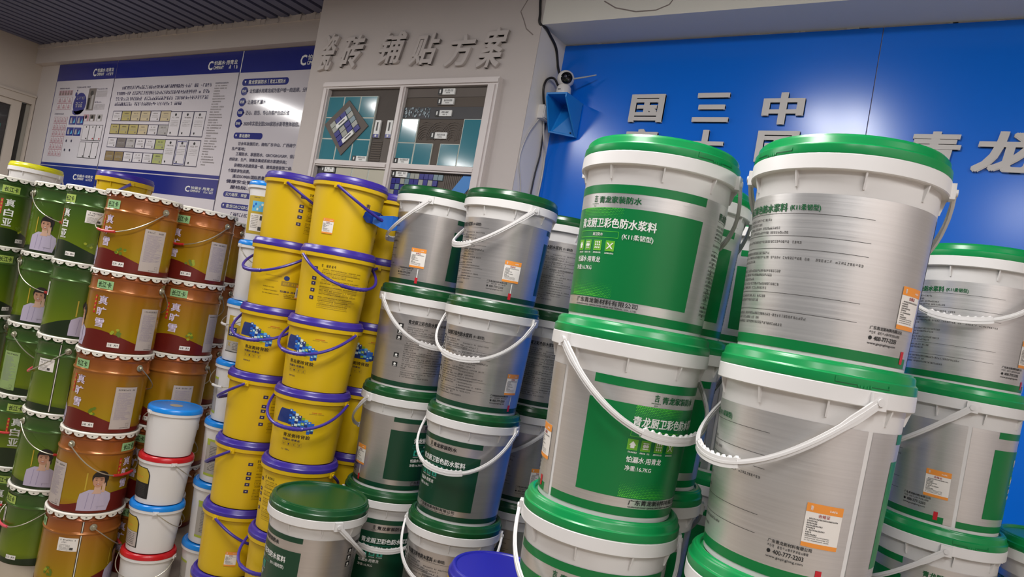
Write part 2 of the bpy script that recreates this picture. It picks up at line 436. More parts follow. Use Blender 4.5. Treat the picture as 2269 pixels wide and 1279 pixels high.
# poster 1: staff and charts
p1 = poster_board(-7.90, -6.789, 1.80, 3.036, 'narrow white and navy poster nearest the window with pink charts and a blue oval')
mb = MB(); F = Flat(mb, PY)
F.rect(-7.90, 2.868, -6.789, 3.036, 'poster_navy'); F.rect(-7.90, 2.022, -6.789, 2.048, 'poster_navy'); F.rect(-7.90, 1.80, -6.789, 2.016, 'poster_navy')
F.rect(-7.90, 1.80, -7.892, 2.87, 'poster_navy', 2); F.rect(-6.796, 1.8, -6.789, 2.87, 'poster_line', 2)
logo(F, -7.20, 2.898, -6.83, 2.972, '人才宣号'); logo(F, -7.20, 1.90, -6.83, 1.955, None)
F.micro(-7.80, -7.6, 2.785, .012, 'poster_ink'); F.micro(-7.47, -7.2, 2.79, .014, 'poster_ink'); F.micro(-7.81, -7.62, 2.528, .014, 'poster_ink')


def cells(x0, z0, x1, z1, nx, nz, m, line='poster_line', t=.004, dots=None):
    F.rect(x0, z0, x1, z1, line, 1); dx = (x1 - x0) / nx; dz = (z1 - z0) / nz
    for i in range(nx):
        for j in range(nz):
            F.rect(x0 + i * dx + t, z0 + j * dz + t, x0 + (i + 1) * dx - t, z0 + (j + 1) * dz - t, m[(i + j * nx) % len(m)] if isinstance(m, list) else m, 2)
            if dots:
                cx = x0 + (i + .5) * dx; cz = z0 + (j + .5) * dz
                F.disc(cx, cz + dz * .16, dx * .16, dz * .14, dots, 3, 8); F.rect(cx - dx * .25, cz - dz * .34, cx + dx * .25, cz - dz * .02, dots, 3)


cells(-7.802, 2.717, -7.528, 2.774, 5, 1, 'poster_pink', 'poster_pale', .003, 'poster_photo')
cells(-7.803, 2.578, -7.51, 2.704, 3, 2, 'poster_pale', 'poster_pink', .004, 'poster_pink')
cells(-7.803, 2.113, -7.53, 2.506, 4, 6, 'poster_pale', 'poster_pink', .005, 'poster_pink')
F.disc(-7.352, 2.635, .122, .108, 'poster_navy', 2); F.poly([(-7.47, 2.57), (-7.45, 2.535), (-7.40, 2.523), (-7.30, 2.537), (-7.24, 2.58), (-7.4, 2.56)], 'poster_navy', 2); F.disc(-7.45, 2.728, .02, .022, 'poster_navy', 2, 10); F.disc(-7.44, 2.765, .009, .009, 'poster_navy', 2, 8)
F.micro(-7.42, -7.28, 2.675, .03, 'poster_grey', 3); F.micro(-7.43, -7.27, 2.60, .05, 'poster_grey', 3)
F.rect(-7.215, 2.57, -7.08, 2.782, 'poster_photo', 2); F.rect(-7.2, 2.58, -7.165, 2.69, 'print_black', 3); F.rect(-7.14, 2.58, -7.10, 2.72, 'poster_grey', 3); F.disc(-7.15, 2.735, .03, .025, 'print_grey', 3, 10)
F.micro(-7.068, -6.89, 2.768, .012, 'poster_ink'); F.micro(-7.068, -6.94, 2.642, .012, 'poster_ink')
for i in range(7): F.micro(-7.068, -6.875, 2.752 - i * .009, .005, 'poster_grey'); F.micro(-7.068, -6.875, 2.625 - i * .008, .005, 'poster_grey')
for x0, z0, z1 in ((-7.49, 2.43, 2.514), (-7.345, 2.43, 2.514), (-7.505, 2.322, 2.402), (-7.36, 2.322, 2.402)):
    F.rect(x0, z0, x0 + .135, z1, 'poster_navy', 2); F.poly([(x0 + .02, z0 + .012), (x0 + .07, z0 + .012), (x0 + .05, z1 - .012), (x0 + .03, z1 - .02)], 'poster_grey', 3)
    F.poly([(x0 + .08, z0 + .012), (x0 + .12, z0 + .02), (x0 + .11, z1 - .02)], 'art_sky', 3)
for x0, m in ((-7.225, 'poster_pink'), (-7.11, 'poster_photo'), (-6.98, 'poster_grey')):
    F.rect(x0, 2.466, x0 + .10, 2.53, m, 2); F.disc(x0 + .05, 2.505, .02, .017, 'print_black', 3, 10); F.rect(x0 + .025, 2.468, x0 + .075, 2.488, 'poster_pale', 3)
cells(-7.194, 2.28, -6.833, 2.43, 3, 1, 'poster_pale', 'print_black', .005); cells(-7.202, 2.113, -6.85, 2.268, 3, 1, 'poster_pale', 'print_black', .005)
for i in range(3):
    F.disc(-7.13 + i * .12, 2.41, .01, .008, 'print_black', 3, 8); F.disc(-7.10 + i * .12, 2.30, .012, .008, 'red_ink' if i else 'print_black', 3, 8); F.disc(-7.10 + i * .12, 2.13, .01, .008, 'print_black', 3, 8)
for i in range(4): F.disc(-7.47 + .1 * (i % 2), 2.27 - .09 * (i // 2), .012, .014, 'poster_line', 3, 8)
mb.build('poster_print', p1)

# poster 2: certificates
p2 = poster_board(-6.785, -4.938, 1.70, 3.036, 'wide white and navy poster with rows of framed certificates')
mb = MB(); F = Flat(mb, PY)
F.rect(-6.785, 2.866, -4.938, 3.036, 'poster_navy'); F.rect(-6.785, 2.022, -4.938, 2.048, 'poster_navy'); F.rect(-6.785, 1.86, -4.938, 2.014, 'poster_navy')
F.rect(-4.945, 1.70, -4.938, 2.866, 'poster_line', 2)
logo(F, -5.365, 2.896, -4.985, 2.970, None); logo(F, -5.36, 1.90, -4.98, 1.948, None)
for i, (a, b, z) in enumerate(((-6.63, -5.275, 2.762), (-6.70, -5.275, 2.710), (-6.70, -5.275, 2.660), (-6.70, -5.63, 2.612))): F.micro(a, b, z, .029, 'poster_ink', 2, .95)
pal = [['poster_pale', 'poster_khaki', 'poster_beige', 'poster_beige', 'poster_pale', 'poster_beige'], ['poster_khaki', 'poster_khaki', 'poster_khaki', 'poster_beige', 'poster_pale', 'poster_grey'],
       ['poster_pale', 'poster_photo', 'poster_grey', 'poster_pale', 'poster_pale', 'poster_olive'], ['poster_brown', 'poster_brown', 'poster_pale', 'poster_pale', 'poster_pale', 'poster_olive']]
for (z0, z1), row in zip(((2.47, 2.565), (2.35, 2.445), (2.228, 2.32), (2.104, 2.197)), pal):
    F.rect(-6.70, z0, -5.765, z1, 'poster_line', 1)
    for i, m in enumerate(row):
        a = -6.70 + i * .1557; F.rect(a + .008, z0 + .006, a + .15, z1 - .006, m, 2)
        F.micro(a + .045, a + .12, z1 - .03, .010, 'poster_line' if m in ('poster_khaki', 'poster_olive') else 'poster_photo', 3); F.micro(a + .03, a + .13, z1 - .048, .007, 'poster_grey' if m != 'poster_grey' else 'poster_pale', 3); F.micro(a + .03, a + .13, z1 - .06, .007, 'poster_grey' if m != 'poster_grey' else 'poster_pale', 3)
        F.disc(a + .12, z0 + .02, .010, .008, 'poster_photo', 3, 8)
for z0, z1 in ((2.345, 2.56), (2.102, 2.322)):
    F.rect(-5.775, z0, -5.268, z1, 'poster_line', 1)
    for i in range(3):
        a = -5.775 + i * .169; F.rect(a + .008, z0 + .007, a + .163, z1 - .007, 'poster_pale', 2); F.disc(a + .085, z1 - .03, .014, .012, 'print_black', 3, 10)
        F.micro(a + .04, a + .135, z1 - .06, .012, 'poster_photo', 3)
        for j in range(4): F.micro(a + .03, a + .14, z1 - .085 - j * .014, .006, 'poster_grey', 3)
        F.disc(a + .05, z0 + .03, .010, .010, 'print_black', 3, 8)
        if i == 1 and z0 < 2.2: F.frame(a + .015, z0 + .014, a + .156, z1 - .014, .006, 'poster_navy', 3)
for i in range(32): F.micro(-5.226, -5.226 + random.uniform(.07, .2), 2.782 - i * .0213, .010, 'poster_line' if i == 0 else 'poster_photo', 2)
mb.build('poster_print', p2)

# poster 3: company profile, runs behind the pillar
p3 = poster_board(-4.934, -3.80, 1.70, 3.036, 'white and navy poster of numbered company statements beside the pillar')
mb = MB(); F = Flat(mb, PY)
F.rect(-4.934, 2.862, -3.80, 3.036, 'poster_navy'); F.rect(-4.934, 2.862, -4.926, 3.036, 'print_white', 2)
logo(F, -4.245, 2.893, -3.86, 2.972, None)
F.pill(-4.88, 2.757, -4.335, 2.812, 'poster_navy'); F.text('青龙家装防水', -4.80, 2.768, -4.58, 2.80, 'print_white'); F.text('|', -4.565, 2.765, -4.561, 2.803, 'print_white'); F.text('青龙工程防水', -4.545, 2.768, -4.365, 2.80, 'print_white'); F.poly([(-4.85, 2.795), (-4.84, 2.775), (-4.83, 2.795)], 'print_white', 3)
for z, t, t2, xe in ((2.715, '使命', '让怕漏水用青龙成为客户唯一的选择，分销商', -4.06), (2.630, '愿景', '让建筑不漏水', -4.55), (2.547, '价值观', '正心、担当、专心为客户创造价值', -4.26), (2.463, '目标', '2020年实现全国2500家防水新零售体验店。', -4.13)):
    F.disc(-4.833, z, .041, .034, 'poster_navy', 2); F.poly([(-4.80, z - .014), (-4.782, z), (-4.80, z + .014)], 'poster_navy', 2); F.text(t, -4.86, z - .011, -4.808, z + .011, 'print_white')
    F.text(t2, -4.767, z - .018, xe, z + .017, 'poster_ink', 3, .012)
F.pill(-4.862, 2.344, -4.515, 2.392, 'poster_navy'); F.text('青龙建材', -4.79, 2.354, -4.66, 2.382, 'print_white'); F.poly([(-4.84, 2.375), (-4.83, 2.358), (-4.82, 2.375)], 'print_white', 3)
for z, a, b, t in ((2.307, -4.787, -4.113, '廿余年发展历史，拥有广东中山、广西南宁，'), (2.266, -4.852, -4.69, '生产基地；'), (2.228, -4.791, -4.097, '工程防水、家居防水、GRC/GRG/GRP、保温'), (2.184, -4.856, -4.19, '的研发、生产、销售及集成系统方案提供商；'),
                   (2.140, -4.785, -4.115, '获得防水防腐保温一级、建筑装修装饰二级，'), (2.097, -4.85, -4.58, '个国家承包资质。'), (2.056, -4.782, -4.40, '通过ISO9001国际质量'), (2.015, -4.845, -4.35, '健康安全管理体系'), (1.972, -4.784, -4.40, '屋检院、低碳')):
    F.text(t, a, z - .014, b, z + .014, 'poster_ink', 3, .012)
F.pill(-4.854, 1.893, -4.40, 1.935, 'poster_navy'); F.text('实力雄厚、荣誉', -4.82, 1.901, -4.56, 1.927, 'print_white')
F.pill(-4.855, 1.803, -4.40, 1.848, 'poster_navy'); F.text('青龙GRC/GRG', -4.79, 1.811, -4.52, 1.84, 'print_white'); F.poly([(-4.835, 1.835), (-4.825, 1.815), (-4.815, 1.835)], 'print_white', 3)
F.micro(-4.72, -4.3, 1.755, .026, 'poster_ink')
mb.build('poster_print', p3)


# ================================================================== RAISED LETTERS
def letter(ch, x0, z0, x1, z1, yb, depth, m, label, group, shear=0., bold=.03, bev=0., squash=1.):
    vs, fs, _ = glyphs(ch, bold, .1, bev, 3)
    zs = [v[2] for v in vs]; zmax = max(zs)
    mb = MB(); h = z1 - z0
    mb.add([(x0 + (x1 - x0) * v[0] + shear * h * (v[1] - .5), yb - depth * (v[2] + zmax) / (2 * zmax), z0 + h * v[1]) for v in vs], fs, m)
    o = mb.build('sign_letter'); tag(o, label, 'letter', group)
    return o


LG = 'raised letters on the plaster pillar'
for i, (ch, x0, z0, x1, z1) in enumerate((('瓷', -3.690, 2.728, -3.566, 2.973), ('砖', -3.50, 2.735, -3.325, 2.950), ('铺', -3.18, 2.752, -2.985, 2.950), ('贴', -2.905, 2.735, -2.722, 2.922), ('方', -2.635, 2.717, -2.462, 2.90), ('案', -2.405, 2.703, -2.25, 2.925))):
    letter(ch, x0, z0, x1, z1, YP, .022, 'letter_plaster', ('first', 'second', 'third', 'fourth', 'fifth', 'sixth')[i] + ' raised plaster coloured character, counting from the posters, above the tile display', LG, .22, .008, .02)
LB = 'white letters on the blue boards'
for ch, x0, z0, x1, z1, lb, sh in (('国', -1.59, 2.494, -1.408, 2.638, 'white raised boxed character in the column nearest the security camera', 0), ('家', -1.59, 2.314, -1.408, 2.458, 'white raised character under the boxed one near the security camera', 0),
                                   ('三', -1.253, 2.497, -1.075, 2.640, 'white raised character of three bars on the blue board', 0), ('十', -1.262, 2.312, -1.078, 2.458, 'white raised cross shaped character under the three bars', 0),
                                   ('中', -.925, 2.488, -.742, 2.637, 'white raised character of a box cut by an upright, beside the glare', 0), ('国', -.925, 2.312, -.742, 2.458, 'white raised boxed character below the one cut by an upright', 0),
                                   ('青', -.315, 2.30, -.125, 2.464, 'large white raised character just past the board seam', .12), ('龙', -.072, 2.304, .125, 2.468, 'large white raised character at the far end of the blue board', .12)):
    letter(ch, x0, z0, x1, z1, YB, .016, 'letter_white', lb, LB, sh, .04)

# ================================================================== TILE DISPLAY
td = thing('tile_display', 'white framed display of teal tiles, mosaics and mortar samples on the pillar', 'display board', (0, 0, 0))
mb = MB()


def bar(x0, x1, z0, z1, d=.035):
    mb.box(x0, x1, YP - d, YP, z0, z1, 'frame_white')
    if x1 - x0 > z1 - z0:
        q = (z0 + z1) / 2; mb.box(x0, x1, YP - d - .008, YP - d, q - .25 * (z1 - z0), q + .25 * (z1 - z0), 'frame_white')
    else:
        q = (x0 + x1) / 2; mb.box(q - .25 * (x1 - x0), q + .25 * (x1 - x0), YP - d - .008, YP - d, z0, z1, 'frame_white')


bar(-3.588, -2.235, 2.603, 2.645); bar(-3.588, -3.540, 1.10, 2.603); bar(-2.303, -2.235, 1.10, 2.603)
mb.build('frame', td)
mb = MB(); bar(-2.938, -2.893, 1.10, 2.603, .03); mb.build('mullion', td)
for x0, x1 in ((-3.54, -2.938), (-2.893, -2.303)):
    mb = MB(); bar(x0, x1, 2.113, 2.152, .03); mb.build('rail', td)


def board(x0, x1, z0, z1, m):
    mb = MB(); mb.box(x0, x1, YP - .006, YP, z0, z1, m); return mb.build('sample_board', td)


def tiles(par, lst, name='tile_patch', m='tile_teal', gap=.004):
    mb = MB()
    X0 = min(t[0] for t in lst) - .004; X1 = max(t[2] for t in lst) + .004
    for x0, z0, x1, z1 in lst:
        mb.box(x0 - gap, x1 + gap, YP - .0165, YP - .006, z0 - gap, z1 + gap, 'tile_grout')
        mb.box(x0 + .001, x1 - .001, YP - .018, YP - .011, z0, z1, m)
    return mb.build(name, td)


def plate(x0, z0, x1, z1, vert=False, sl=0.):
    mb = MB(); F = Flat(mb, YP - .019)
    mb.box(x0, x1, YP - .019, YP - .008, z0, z1, 'print_white')
    if vert:
        c = z0 + (z1 - z0) * .2; F.rect(x0, z0, x1, c, 'mosaic_blue', 1); F.disc((x0 + x1) / 2, (z0 + c) / 2, .008, .007, 'print_white', 2, 8)
        q = x0 + .35 * (x1 - x0); F.rect(q, c + .02, q + .012, z1 - .012, 'print_grey', 1)
    else:
        c = x0 + (x1 - x0) * .27; F.rect(x0, z0, c, z1, 'print_black', 1); F.text('I', (x0 + c) / 2 - .005, z0 + .007, (x0 + c) / 2 + .005, z1 - .007, 'print_white', 2)
        F.micro(c + .015, x1 - .012, z0 + .018, .010, 'print_grey', 1); F.micro(c + .025, x1 - .03, z0 + .007, .006, 'print_grey', 1)
    return mb.build('name_plate', td)


board(-3.54, -2.938, 2.152, 2.603, 'mortar_dark'); board(-2.893, -2.303, 2.152, 2.603, 'mortar_dark'); board(-3.54, -2.938, 1.10, 2.113, 'mortar_slate'); board(-2.893, -2.303, 1.10, 2.113, 'mortar_brown')
L = []
for i in range(3):
    for j in range(3):
        a = -3.540 + i * .1418; z = 2.154 + j * .1345; L.append((a + .004, z + .004, a + .1365, z + .130))
tiles(td, L)
# mortar diamond with its mosaic sheet
mb = MB(); c = Vector((-3.337, 2.362)); y = YP - .024
mb.prism([(-3.350, y, 2.531), (-3.530, y, 2.376), (-3.337, y, 2.185), (-3.148, y, 2.372)], (0, .008, 0), 'mortar_mid'); mb.build('mortar_diamond', td)
mb = MB(); ex = Vector((.0325, .034)); ey = Vector((-.031, .0335)); o0 = Vector((-3.352, 2.236)) + Vector((.012, 0))
ex = Vector((.148, .122)) / 4.; ey = Vector((-.118, .132)) / 4.
for i in range(4):
    for j in range(5):
        q = Vector((-3.352, 2.236)) + ex * i + ey * j * .84; a, b = ex * .9, ey * .74
        mm = random.choice(['mosaic_blue', 'mosaic_blue', 'mosaic_grey', 'mosaic_grey', 'mosaic_steel'])
        mb.prism([(q.x, y - .006, q.y), (q.x + a.x, y - .006, q.y + a.y), (q.x + a.x + b.x, y - .006, q.y + a.y + b.y), (q.x + b.x, y - .006, q.y + b.y)], (0, .006, 0), mm)
mb.build('mosaic_sheet', td)
mb = MB()
for q in (Vector((-3.400, 2.345)), Vector((-3.325, 2.257))):
    d = Vector((.077, .062)); nrm = Vector((-.019, .024))
    mb.prism([(q.x, y - .010, q.y), (q.x + d.x, y - .010, q.y + d.y), (q.x + d.x + nrm.x, y - .010, q.y + d.y + nrm.y), (q.x + nrm.x, y - .010, q.y + nrm.y)], (0, .003, 0), 'print_white')
    e = q + d * .25 + nrm * .42; mb.prism([(e.x, y - .011, e.y), (e.x + d.x * .55, y - .011, e.y + d.y * .55), (e.x + d.x * .55 + nrm.x * .25, y - .011, e.y + d.y * .55 + nrm.y * .25), (e.x + nrm.x * .25, y - .011, e.y + nrm.y * .25)], (0, .001, 0), 'print_grey')
mb.build('name_plate', td)
mb = MB()
for i in range(9): mb.box(-3.10, -3.02, YP - .0095, YP - .006, 2.165 + i * .014, 2.173 + i * .014, 'mortar_brown')
mb.box(-3.015, -2.94, YP - .0085, YP - .006, 2.154, 2.31, 'mortar_mid'); mb.build('mortar_ribs', td)
plate(-3.098, 2.303, -3.054, 2.408, True); plate(-3.0, 2.303, -2.956, 2.408, True); plate(-3.237, 2.156, -3.119, 2.187)
L = []
for i in range(3): L.append((-3.355 + i * .14, 1.96, -3.225 + i * .14, 2.108))
tiles(td, L, 'cream_tiles', 'tile_cream'); plate(-3.49, 2.079, -3.38, 2.109)
# right hand upper board: bands, combed mortar, teal tiles
mb = MB(); mb.box(-2.893, -2.303, YP - .009, YP - .006, 2.546, 2.600, 'mortar_mid'); mb.box(-2.893, -2.303, YP - .008, YP - .006, 2.49, 2.544, 'mortar_brown'); mb.box(-2.893, -2.303, YP - .012, YP - .006, 2.42, 2.488, 'mortar_slate')
for i in range(60):
    x = -2.885 + random.random() * .19; z = 2.425 + random.random() * .05; mb.box(x, x + .004, YP - .015, YP - .012, z, z + .012, 'mosaic_steel')
mb.box(-2.757, -2.435, YP - .011, YP - .006, 2.154, 2.418, 'mortar_brown')
for cx in (-2.70, -2.60, -2.50):
    for k in range(2, 9):
        pts = [(cx + .012 * k * math.cos(a), YP - .013, 2.29 + .014 * k * math.sin(a)) for a in [PI * (.08 + .84 * q / 8) for q in range(9)]]
        pts = [p for p in pts if -2.752 < p[0] < -2.44 and p[2] < 2.415]
        if len(pts) > 2: mb.tube(pts, .0022, 'mortar_mid', 5)
mb.build('mortar_bands', td)
tiles(td, [(-2.889, 2.281, -2.762, 2.415), (-2.889, 2.156, -2.762, 2.274), (-2.752, 2.156, -2.628, 2.274), (-2.567, 2.156, -2.437, 2.274), (-2.43, 2.156, -2.306, 2.415)])
plate(-2.652, 2.558, -2.535, 2.592); plate(-2.645, 2.501, -2.53, 2.536); plate(-2.648, 2.434, -2.53, 2.468); plate(-2.652, 2.306, -2.536, 2.342); plate(-2.893, 2.155, -2.776, 2.186); plate(-2.891, 2.076, -2.773, 2.108)
mb = MB()
for j in range(9):
    for i in range(11):
        x = -2.889 + i * .0345; z = 2.072 - j * .034
        if (j == 0 and i < 3) or x > -2.516 - .0365 * (j > 0) - .03 * (j > 1): continue
        mb.box(x, x + .031, YP - .014, YP - .006, z, z + .031, random.choice(['mosaic_blue', 'mosaic_grey', 'mosaic_steel', 'mosaic_blue']))
mb.build('mosaic_sheet', td)
mb = MB()
for i in range(16): mb.box(-2.505 + i * .0125, -2.4985 + i * .0125, YP - .009, YP - .006, 1.7, 2.11, 'mortar_mid')
mb.build('mortar_ribs', td)
mb = MB(); y = YP - .012; mb.prism([(-2.372, y, 2.108), (-2.475, y, 1.97), (-2.395, y, 1.95), (-2.306, y, 2.06), (-2.306, y, 2.108)], (0, .005, 0), 'strip_blue'); mb.build('fabric_strip', td)

# ================================================================== SECURITY CAMERA CORNER
br = thing('wall_bracket', 'blue folded metal shelf bracket in the corner under the security camera', 'bracket', (-1.935, YB, 2.405))
mb = MB(); mb.box(-.062, .062, -.187, -.001, .18, .189, 'bracket_blue'); mb.build('shelf', br)
mb = MB(); mb.prism([(-.056, -.009, .18), (-.056, -.100, 0), (.056, -.009, 0), (.056, -.009, .18)], (0, .007, 0), 'bracket_blue'); mb.box(.028, .034, -.034, -.026, .018, .024, 'cord_black'); mb.build('back_plate', br)
for x, k in ((-.062, -.105), (.054, -.022)):
    mb = MB(); mb.prism([(x, -.187, .18), (x, -.187, .165), (x, k, 0), (x, k + .013, 0), (x, -.009, .18)], (.008, 0, 0), 'bracket_blue'); mb.build('gusset', br)
mb = MB(); mb.prism([(-.054, -.108, 0), (.056, -.024, 0), (.056, -.009, 0), (-.054, -.095, 0)], (0, 0, .007), 'bracket_blue'); mb.build('bottom_lip', br)
sc = thing('security_camera', 'white ball headed security camera on the blue corner bracket', 'camera', (-1.945, 3.155, 2.594))
mb = MB(); mb.lathe([(0, .001), (.036, .001), (.040, .006), (.040, .03), (.037, .052), (.030, .062), (0, .062)], 'camera_white', 32); mb.box(-.012, .004, -.0412, -.039, .03, .034, 'cord_black'); mb.build('base', sc)
mb = MB(); hd = [(.046 * math.sin(PI * i / 14), .046 * -math.cos(PI * i / 14)) for i in range(15)]; mb.lathe(hd, 'camera_white', 32, 0, 0, .100); mb.build('head', sc)
fd = (Vector((.55, -.72, -.12))).normalized()
rot = fd.to_track_quat('Z', 'Y')
mb = MB(); mb.lathe([(0, .0462), (.016, .0445), (.026, .0402), (.031, .0358), (.029, .031)], 'camera_black', 28)
for dx, dy, r in ((-.008, .006, .008), (.010, -.010, .0055), (.009, .013, .003)):
    mb.lathe([(0, .049), (r * .7, .0485), (r, .046), (r, .04)], 'lens_glass', 14, dx, dy, 0)
o = mb.build('face', sc); o.location = (0, 0, .1); o.rotation_mode = 'QUATERNION'; o.rotation_quaternion = rot
mb = MB(); mb.tube([(.034, -.005, .096), (.09, .03, .118), (.145, .06, .14)], [.005, .0042, .0032], 'cord_grey', 8); mb.build('antenna', sc)


def smooth(pts, k=6):
    P = [Vector(p) for p in pts]; out = []
    for i in range(len(P) - 1):
        p0 = P[max(i - 1, 0)]; p1 = P[i]; p2 = P[i + 1]; p3 = P[min(i + 2, len(P) - 1)]
        for j in range(k):
            t = j / k
            out.append(.5 * ((2 * p1) + (p2 - p0) * t + (2 * p0 - 5 * p1 + 4 * p2 - p3) * t * t + (3 * p1 - p0 - 3 * p2 + p3) * t ** 3))
    return out + [P[-1]]


def cable(pts, r, m, label):
    mb = MB(); mb.tube(smooth(pts), r, m, 8); o = mb.build('cable'); tag(o, label, 'cable', 'cables in the corner'); return o


xs = XPR + .008
cable([(-2.085, YP - .007, 3.24), (-2.085, YP - .007, 3.08), (-2.070, YP - .007, 2.985), (-2.062, YP - .007, 2.935), (-2.040, YP + .03, 2.921), (xs, 3.076, 2.907), (xs, 3.16, 2.867), (xs, 3.215, 2.78), (-1.99, 3.19, 2.70), (-1.972, 3.185, 2.66)], .007, 'cord_black', 'black power cord running down from the ceiling to the security camera')
cable([(-1.985, 3.17, 2.65), (-2.02, 3.16, 2.70), (xs, 3.128, 2.685), (xs, 3.108, 2.633), (xs, 3.128, 2.573), (xs, 3.150, 2.545)], .006, 'cord_black', 'looped black cord bundled between the security camera and the white adapter')
cable([(-2.035, 3.16, 2.545), (-2.025, 3.14, 2.60), (-2.0, 3.10, 2.60)], .0035, 'cord_white', 'short white cord rising from the adapter to the blue bracket')
cable([(xs, 3.12, 2.468), (xs, 3.045, 2.37), (XPR + .006, 3.008, 2.266), (XPR + .006, 3.01, 2.193), (xs, 3.05, 2.107), (xs, 3.085, 2.0)], .0032, 'cord_white', 'thin pale cord bowing from the adapter towards the pillar edge')
cable([(xs, 3.19, 2.465), (xs, 3.185, 2.372), (xs, 3.19, 2.288), (xs, 3.172, 2.172), (xs, 3.165, 2.0)], .0045, 'cord_black', 'black cord hanging straight down the pillar side below the adapter')
cable([(xs, 3.165, 2.466), (xs + .010, 3.185, 2.372), (xs, 3.235, 2.309), (xs, 3.248, 2.188), (xs, 3.235, 2.0)], .0045, 'cord_white', 'white cord hanging along the blue board edge below the adapter')
ad = thing('power_adapter', 'white plug in power adapter on the side of the pillar', 'adapter', (XPR, 3.155, 2.468))
mb = MB(); mb.box(0, .035, -.05, .05, 0, .072, 'camera_white'); mb.build('housing', ad)
mb = MB(); mb.box(.035, .040, -.044, .044, .006, .066, 'camera_white'); mb.build('cover', ad)


# ================================================================== PAILS
def hang_points(a, b, drop, out, n=28, sq=.85):
    """bail of a pail: pivots at (0,+-a), bottom at distance out towards +x and drop below"""
    P = []
    for i in range(n + 1):
        t = PI * i / n; s = math.sin(t) ** sq; c = math.cos(t); c = math.copysign(abs(c) ** .9, c)
        P.append((out * s, -a * c, -drop * s))
    return P


# ---- 20 litre silver pail ------------------------------------------------
PK, RK = .365, .16
KR0, KR1, KH = .1375, .150, .305


def bucket_K():
    mb = MB()
    mb.lathe([(0, .003), (KR0 - .006, .003), (KR0 - .004, .0006), (KR0 - .0005, .0015), (KR1, .3065), (KR1 + .0005, .308), (.1605, .308), (.1622, .3095), (.1622, .3335), (.1606, .3352), (.150, .3352)], 'white_plastic', 64)
    for i in range(9):
        a = 2 * PI * (i + .3) / 9; c, s = math.cos(a), math.sin(a); t = .0015
        pts = [(KR1 - .002, .281), (KR1 + .0015, .281), (KR1 + .009, .308), (KR1 - .002, .308)]
        A = [(r * c - t * s, r * s + t * c, z) for r, z in pts]
        mb.prism(A, (2 * t * s, -2 * t * c, 0), 'white_plastic')
    return mb.mesh('bucket')


def lid_K(m, tab):
    mb = MB()
    mb.lathe([(.1585, .3350), (.1612, .3352), (.1618, .337), (.1612, .350), (.1585, .352), (.1575, .3535), (.1568, .3625), (.1545, .366), (.1525, .3667), (.151, .3692), (.147, .3705), (.1435, .3695), (.1412, .3655), (.1408, .3635), (0, .3635)], m, 72)
    W = Wrap(mb, .1619, .1614, .37)
    if tab:  # tear tab moulded in the skirt
        for a, b, z0, z1 in ((-16, -15.2, .341, .350), (-16, -4, .3405, .3415), (-4, -3.2, .3375, .3415), (3.2, 4, .3375, .3415), (4, 16, .3405, .3415), (15.2, 16, .341, .346)):
            W.patch(a, b, z0, z1, m, .0014, 2); W.patch(a, b, z0 - .0014, z0, 'print_deep_green', .0009, 2)
        for a in (-2, 0, 2): W.patch(a - .3, a + .3, .336, .340, m, .0015, 2)
    return mb.mesh('lid')


def handle_K():
    mb = MB(); P = hang_points(.1675, 0, .150, .172, 36); n = len(P)
    wd = [.016 if i < 3 or i > n - 4 else .012 for i in range(n)]
    mb.strap(P, wd, .0045, 'white_handle')
    Q = [(x * 1.004 + .0006, y, z) for x, y, z in P]; mb.strap(Q, [q * .35 for q in wd], .0075, 'white_handle')
    return mb.mesh('handle')


def grip_K():
    mb = MB(); P = hang_points(.1675, 0, .150, .172, 72)[27:46]; n = len(P)
    mb.strap(P, .017, .0085, 'white_handle')
    for i in range(1, n - 1, 2):  # finger ridges on the inner edge
        x, y, z = P[i]; mb.add([(x - .004, y - .0066, z + .006), (x + .003, y - .0066, z + .006), (x + .003, y + .0066, z + .006), (x - .004, y + .0066, z + .006), (x - .003, y, z + .0125), (x + .002, y, z + .0125)],
                               [(0, 1, 5, 4), (1, 2, 5), (2, 3, 4, 5), (3, 0, 4)], 'white_handle')
    return mb.mesh('grip')


def ear_K():
    mb = MB(); mb.box(-.013, .013, .1600, .1688, .306, .333, 'white_plastic'); mb.tube([(0, .166, .319), (0, .1725, .319)], .0065, 'white_handle', 14)
    return mb.mesh('handle_ear')


def icon(W, a, z, d, h, m, fg, kind, ol=None):
    W.patch(a, a + d, z, z + h, m, .0013)
    if ol: W.ring(a, a + d, z, z + h, ol, .0016, .0007)
    c = a + d / 2; q = z + h / 2
    if kind == 0:
        W.shape([q - .001, q + h * .3], lambda x: c - d * .3 * (1 - (x - q) / (h * .34)), lambda x: c + d * .3 * (1 - (x - q) / (h * .34)), fg, .0019); W.patch(c - d * .2, c + d * .2, z + h * .18, q, fg, .0019)
    elif kind == 1:
        W.ell(c - d * .14, q, d * .17, h * .16, fg, .0019, 6); W.ell(c + d * .14, q, d * .17, h * .16, fg, .0019, 6); W.patch(c - d * .3, c + d * .3, q + h * .22, q + h * .30, fg, .0019); W.patch(c - d * .3, c + d * .3, q - h * .30, q - h * .22, fg, .0019)
    elif kind == 2:
        for k in (-.25, 0, .25):
            for j in (-.22, .05, .3): W.ell(c + d * k, q + h * j, d * .08, h * .1, fg, .0019, 4)
    elif kind == 3:
        for sg in (1, -1): W.shape([q - h * .3, q + h * .3], lambda x: c + sg * d * .3 * (x - q) / (h * .3) - d * .08, lambda x: c + sg * d * .3 * (x - q) / (h * .3) + d * .08, fg, .0019)
    else:
        W.patch(c - d * .07, c + d * .07, q - h * .1, q + h * .32, fg, .0019); W.ell(c, q - h * .2, d * .18, h * .17, fg, .0019, 6)


